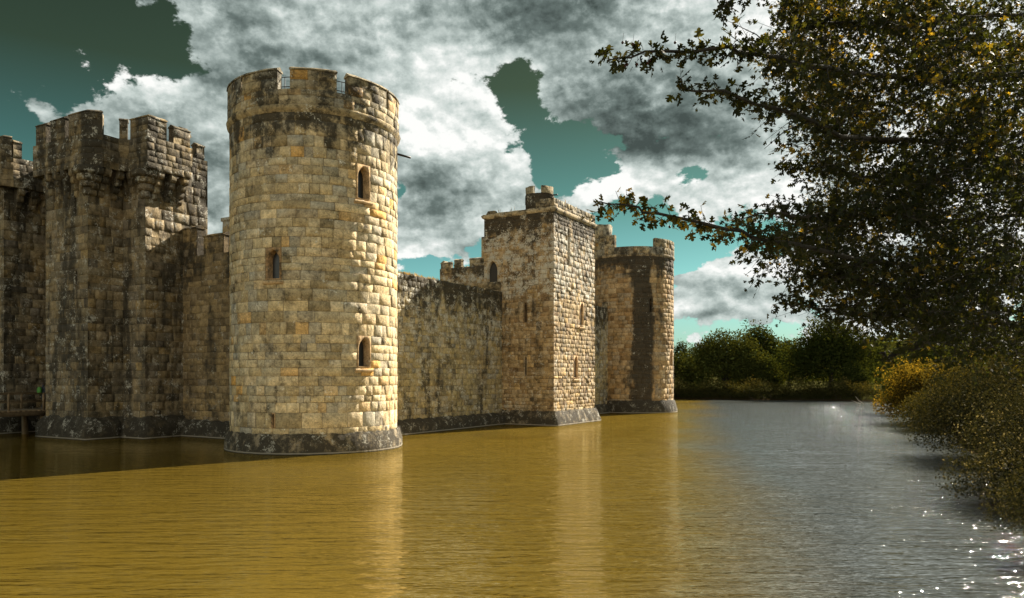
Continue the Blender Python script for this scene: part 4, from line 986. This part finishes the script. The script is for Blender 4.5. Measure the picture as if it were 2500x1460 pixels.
def spray(a, d, L, n, R, size=.044, tone0=None):
    """a leafy shoot from a towards d; leaves stand alternately on both sides and droop a little"""
    d = d / np.linalg.norm(d); side = np.cross(d, R.normal(size=3)); side /= np.linalg.norm(side)
    for k in range(n):
        f = (k + .6) / n; p = a + d * L * f + np.array([0, 0, -.06 * f * f * L]); side = np.cross(d, R.normal(size=3)); side /= np.linalg.norm(side)
        ax = d * R.uniform(.3, .9) + side * R.uniform(.5, 1.0) + np.array([0, 0, R.uniform(-.35, .3)]); ax /= np.linalg.norm(ax)
        nm = R.normal(size=3) + np.array([0, 0, .9]); nm -= nm @ ax * ax; nm /= np.linalg.norm(nm); LP_.append(p); LM.append((ax, np.cross(nm, ax), nm)); LS.append(size * R.uniform(.75, 1.2))
        LT.append(min(1, max(0, (R.random() * .8 if tone0 is None else tone0 + R.normal(0, .12)))))
for li, L in enumerate(LIMBS):
    P = [W3(*q) for q in L]; root = crotch + (top - crotch) * min(1, li * .07) if li != 10 else P[0]
    mid = (root + P[0]) / 2 + np.array([0, 0, .3]); path = [root, mid] + P; n = len(path)
    rad = np.concatenate([[.07, .045], np.linspace(.017, .0024, n - 2)]); mb = MB()
    if li in (9, 10): rad = np.concatenate([[.08, .07], np.linspace(.055, .014, n - 2)])
    fp = []
    for a, b in zip(path[:-1], path[1:]):
        for f in (0, .34, .67): fp.append(a + (b - a) * f + R.normal(0, .010, 3))
    fp.append(path[-1]); fr = np.interp(np.linspace(0, n - 1, len(fp)), range(n), rad)
    tube(mb, fp, fr, 6)
    m0 = 6
    for k in range(m0, len(fp) - 1):
        a, b = fp[k], fp[k + 1]; dr = (b - a) / np.linalg.norm(b - a); seg = np.linalg.norm(b - a); tipness = k / len(fp); ns = max(2, int(seg / (.026 if tipness < .5 else .0115)))
        bare = li in (9, 10)
        for j in range(ns):
            p = a + (b - a) * (j + R.random()) / ns
            if bare and R.random() < .85: continue
            sd = np.cross(dr, R.normal(size=3)); sd /= np.linalg.norm(sd)
            Ls = R.uniform(.02, .10) * (1.0 if tipness > .6 else 2.2)
            dd = dr * .7 + sd * .9 + np.array([0, 0, R.uniform(-.3, .3)]); tn = None
            if li == 2 and tipness > .55: tn = R.choice([.95, .8, .4])
            spray(p, dd, Ls, R.integers(2, 5) if tipness > .6 else R.integers(3, 7), R, .038 if li not in (9, 10) else .05, tn)
            if j % 2 == 0: tube(mb, [p, p + dd / np.linalg.norm(dd) * Ls * .9], [.0018, .0008], 3)
        if tipness < .6 and R.random() < .9:       # side shoots
            sd = np.cross(dr, R.normal(size=3)); sd /= np.linalg.norm(sd); dd = dr * .8 + sd * .7; dd /= np.linalg.norm(dd); Lq = R.uniform(.15, .4)
            q = a + dd * Lq; tube(mb, [a, (a + q) / 2 + R.normal(0, .02, 3), q], [.005, .003, .001], 4)
            if not bare:
                for j in range(int(Lq / .06)): sd = R.normal(size=3); spray(a + dd * Lq * (j / (Lq / .06)), dd + sd * .6, R.uniform(.05, .12), 4, R, .037)
    for v in mb.V: v -= trunk_base
    mb.build('branch', M_bark, HT)
# crown mass
edge_x = [(-400, 1840), (-60, 1850), (40, 1905), (110, 1885), (200, 1850), (260, 1915), (340, 1985), (400, 1960), (470, 2000), (520, 1940), (560, 1870), (620, 1845), (680, 1950), (740, 2010), (790, 2110), (830, 2240), (870, 2420), (900, 2700)]
ey = [q[0] for q in edge_x]; ex = [q[1] for q in edge_x]
n = 0; twb = MB()
gapn = R.normal(size=(40, 3))
while n < 5400:
    px = R.uniform(1840, 2720); py = R.uniform(-260, 880); dep = R.uniform(4.0, 8.2)
    e = np.interp(py, ey, ex) + 15
    if px < e or ((px > 2530 or py < -60) and R.random() < .6): continue
    inner = min(1, (px - e) / 170 + .40)
    if R.random() > inner: continue
    g = math.sin(px * .021 + 1.3 * math.sin(py * .017)) + math.sin(py * .026 + 1.7 * math.sin(px * .013 + 2)) + .6 * math.sin((px + py) * .043)
    if g > .95 and R.random() < .93: continue
    if py < 280 and px > 2100 and R.random() < .30: continue
    a = W3(px, py, dep); dd = R.normal(size=3) * .7 + np.array([-.7, -.3, -.1]); dd /= np.linalg.norm(dd); L = R.uniform(.15, .35)
    tube(twb, [a - dd * .06, a, a + dd * L], [.0025, .002, .001], 3)
    tn = R.uniform(.05, .55)
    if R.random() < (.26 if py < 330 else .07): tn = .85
    for j in range(4): spray(a + dd * L * j / 4, dd + R.normal(size=3) * .6, R.uniform(.06, .14), 3, R, .036, tn)
    n += 1
for v in twb.V: v -= trunk_base
twb.build('twigs', M_bark, HT)
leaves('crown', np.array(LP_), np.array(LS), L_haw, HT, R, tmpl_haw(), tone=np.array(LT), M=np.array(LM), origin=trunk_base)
print('hawthorn leaves', len(LP_))
M_berry = simple("haw_berry", (.06, .015, .01), .35, bump=0)
bme = None
for px, py, dep in ((1526, 161, 3.0), (1531, 157, 3.0), (1555, 157, 3.03), (1581, 154, 3.05), (1586, 148, 3.05), (1592, 144, 3.05), (1612, 130, 3.1), (1590, 128, 3.1), (1520, 104, 3.0), (1545, 108, 3.0), (1648, 104, 3.1), (1896, 350, 3.8), (1905, 356, 3.8), (1913, 354, 3.8), (1883, 348, 3.8), (1590, 553, 3.2), (1635, 554, 3.25), (1500, 156, 3.0)):
    c = W3(px, py, dep) - trunk_base
    if bme is None:
        mb = MB(); u = np.linspace(0, math.pi, 8); w = np.linspace(0, 2 * math.pi, 11)
        mb.grid(np.array([[(.0056 * math.sin(a) * math.cos(b), .0056 * math.sin(a) * math.sin(b), .0062 * math.cos(a)) for b in w] for a in u])); tube(mb, [(0, 0, .005), (.002, 0, .02), (.004, 0, .038)], .0007, 3)
        o = mb.build('berry', M_berry, HT, smooth=True); bme = o.data
    else: o = bpy.data.objects.new('berry', bme); COL.objects.link(o); o.parent = HT
    o.location = c
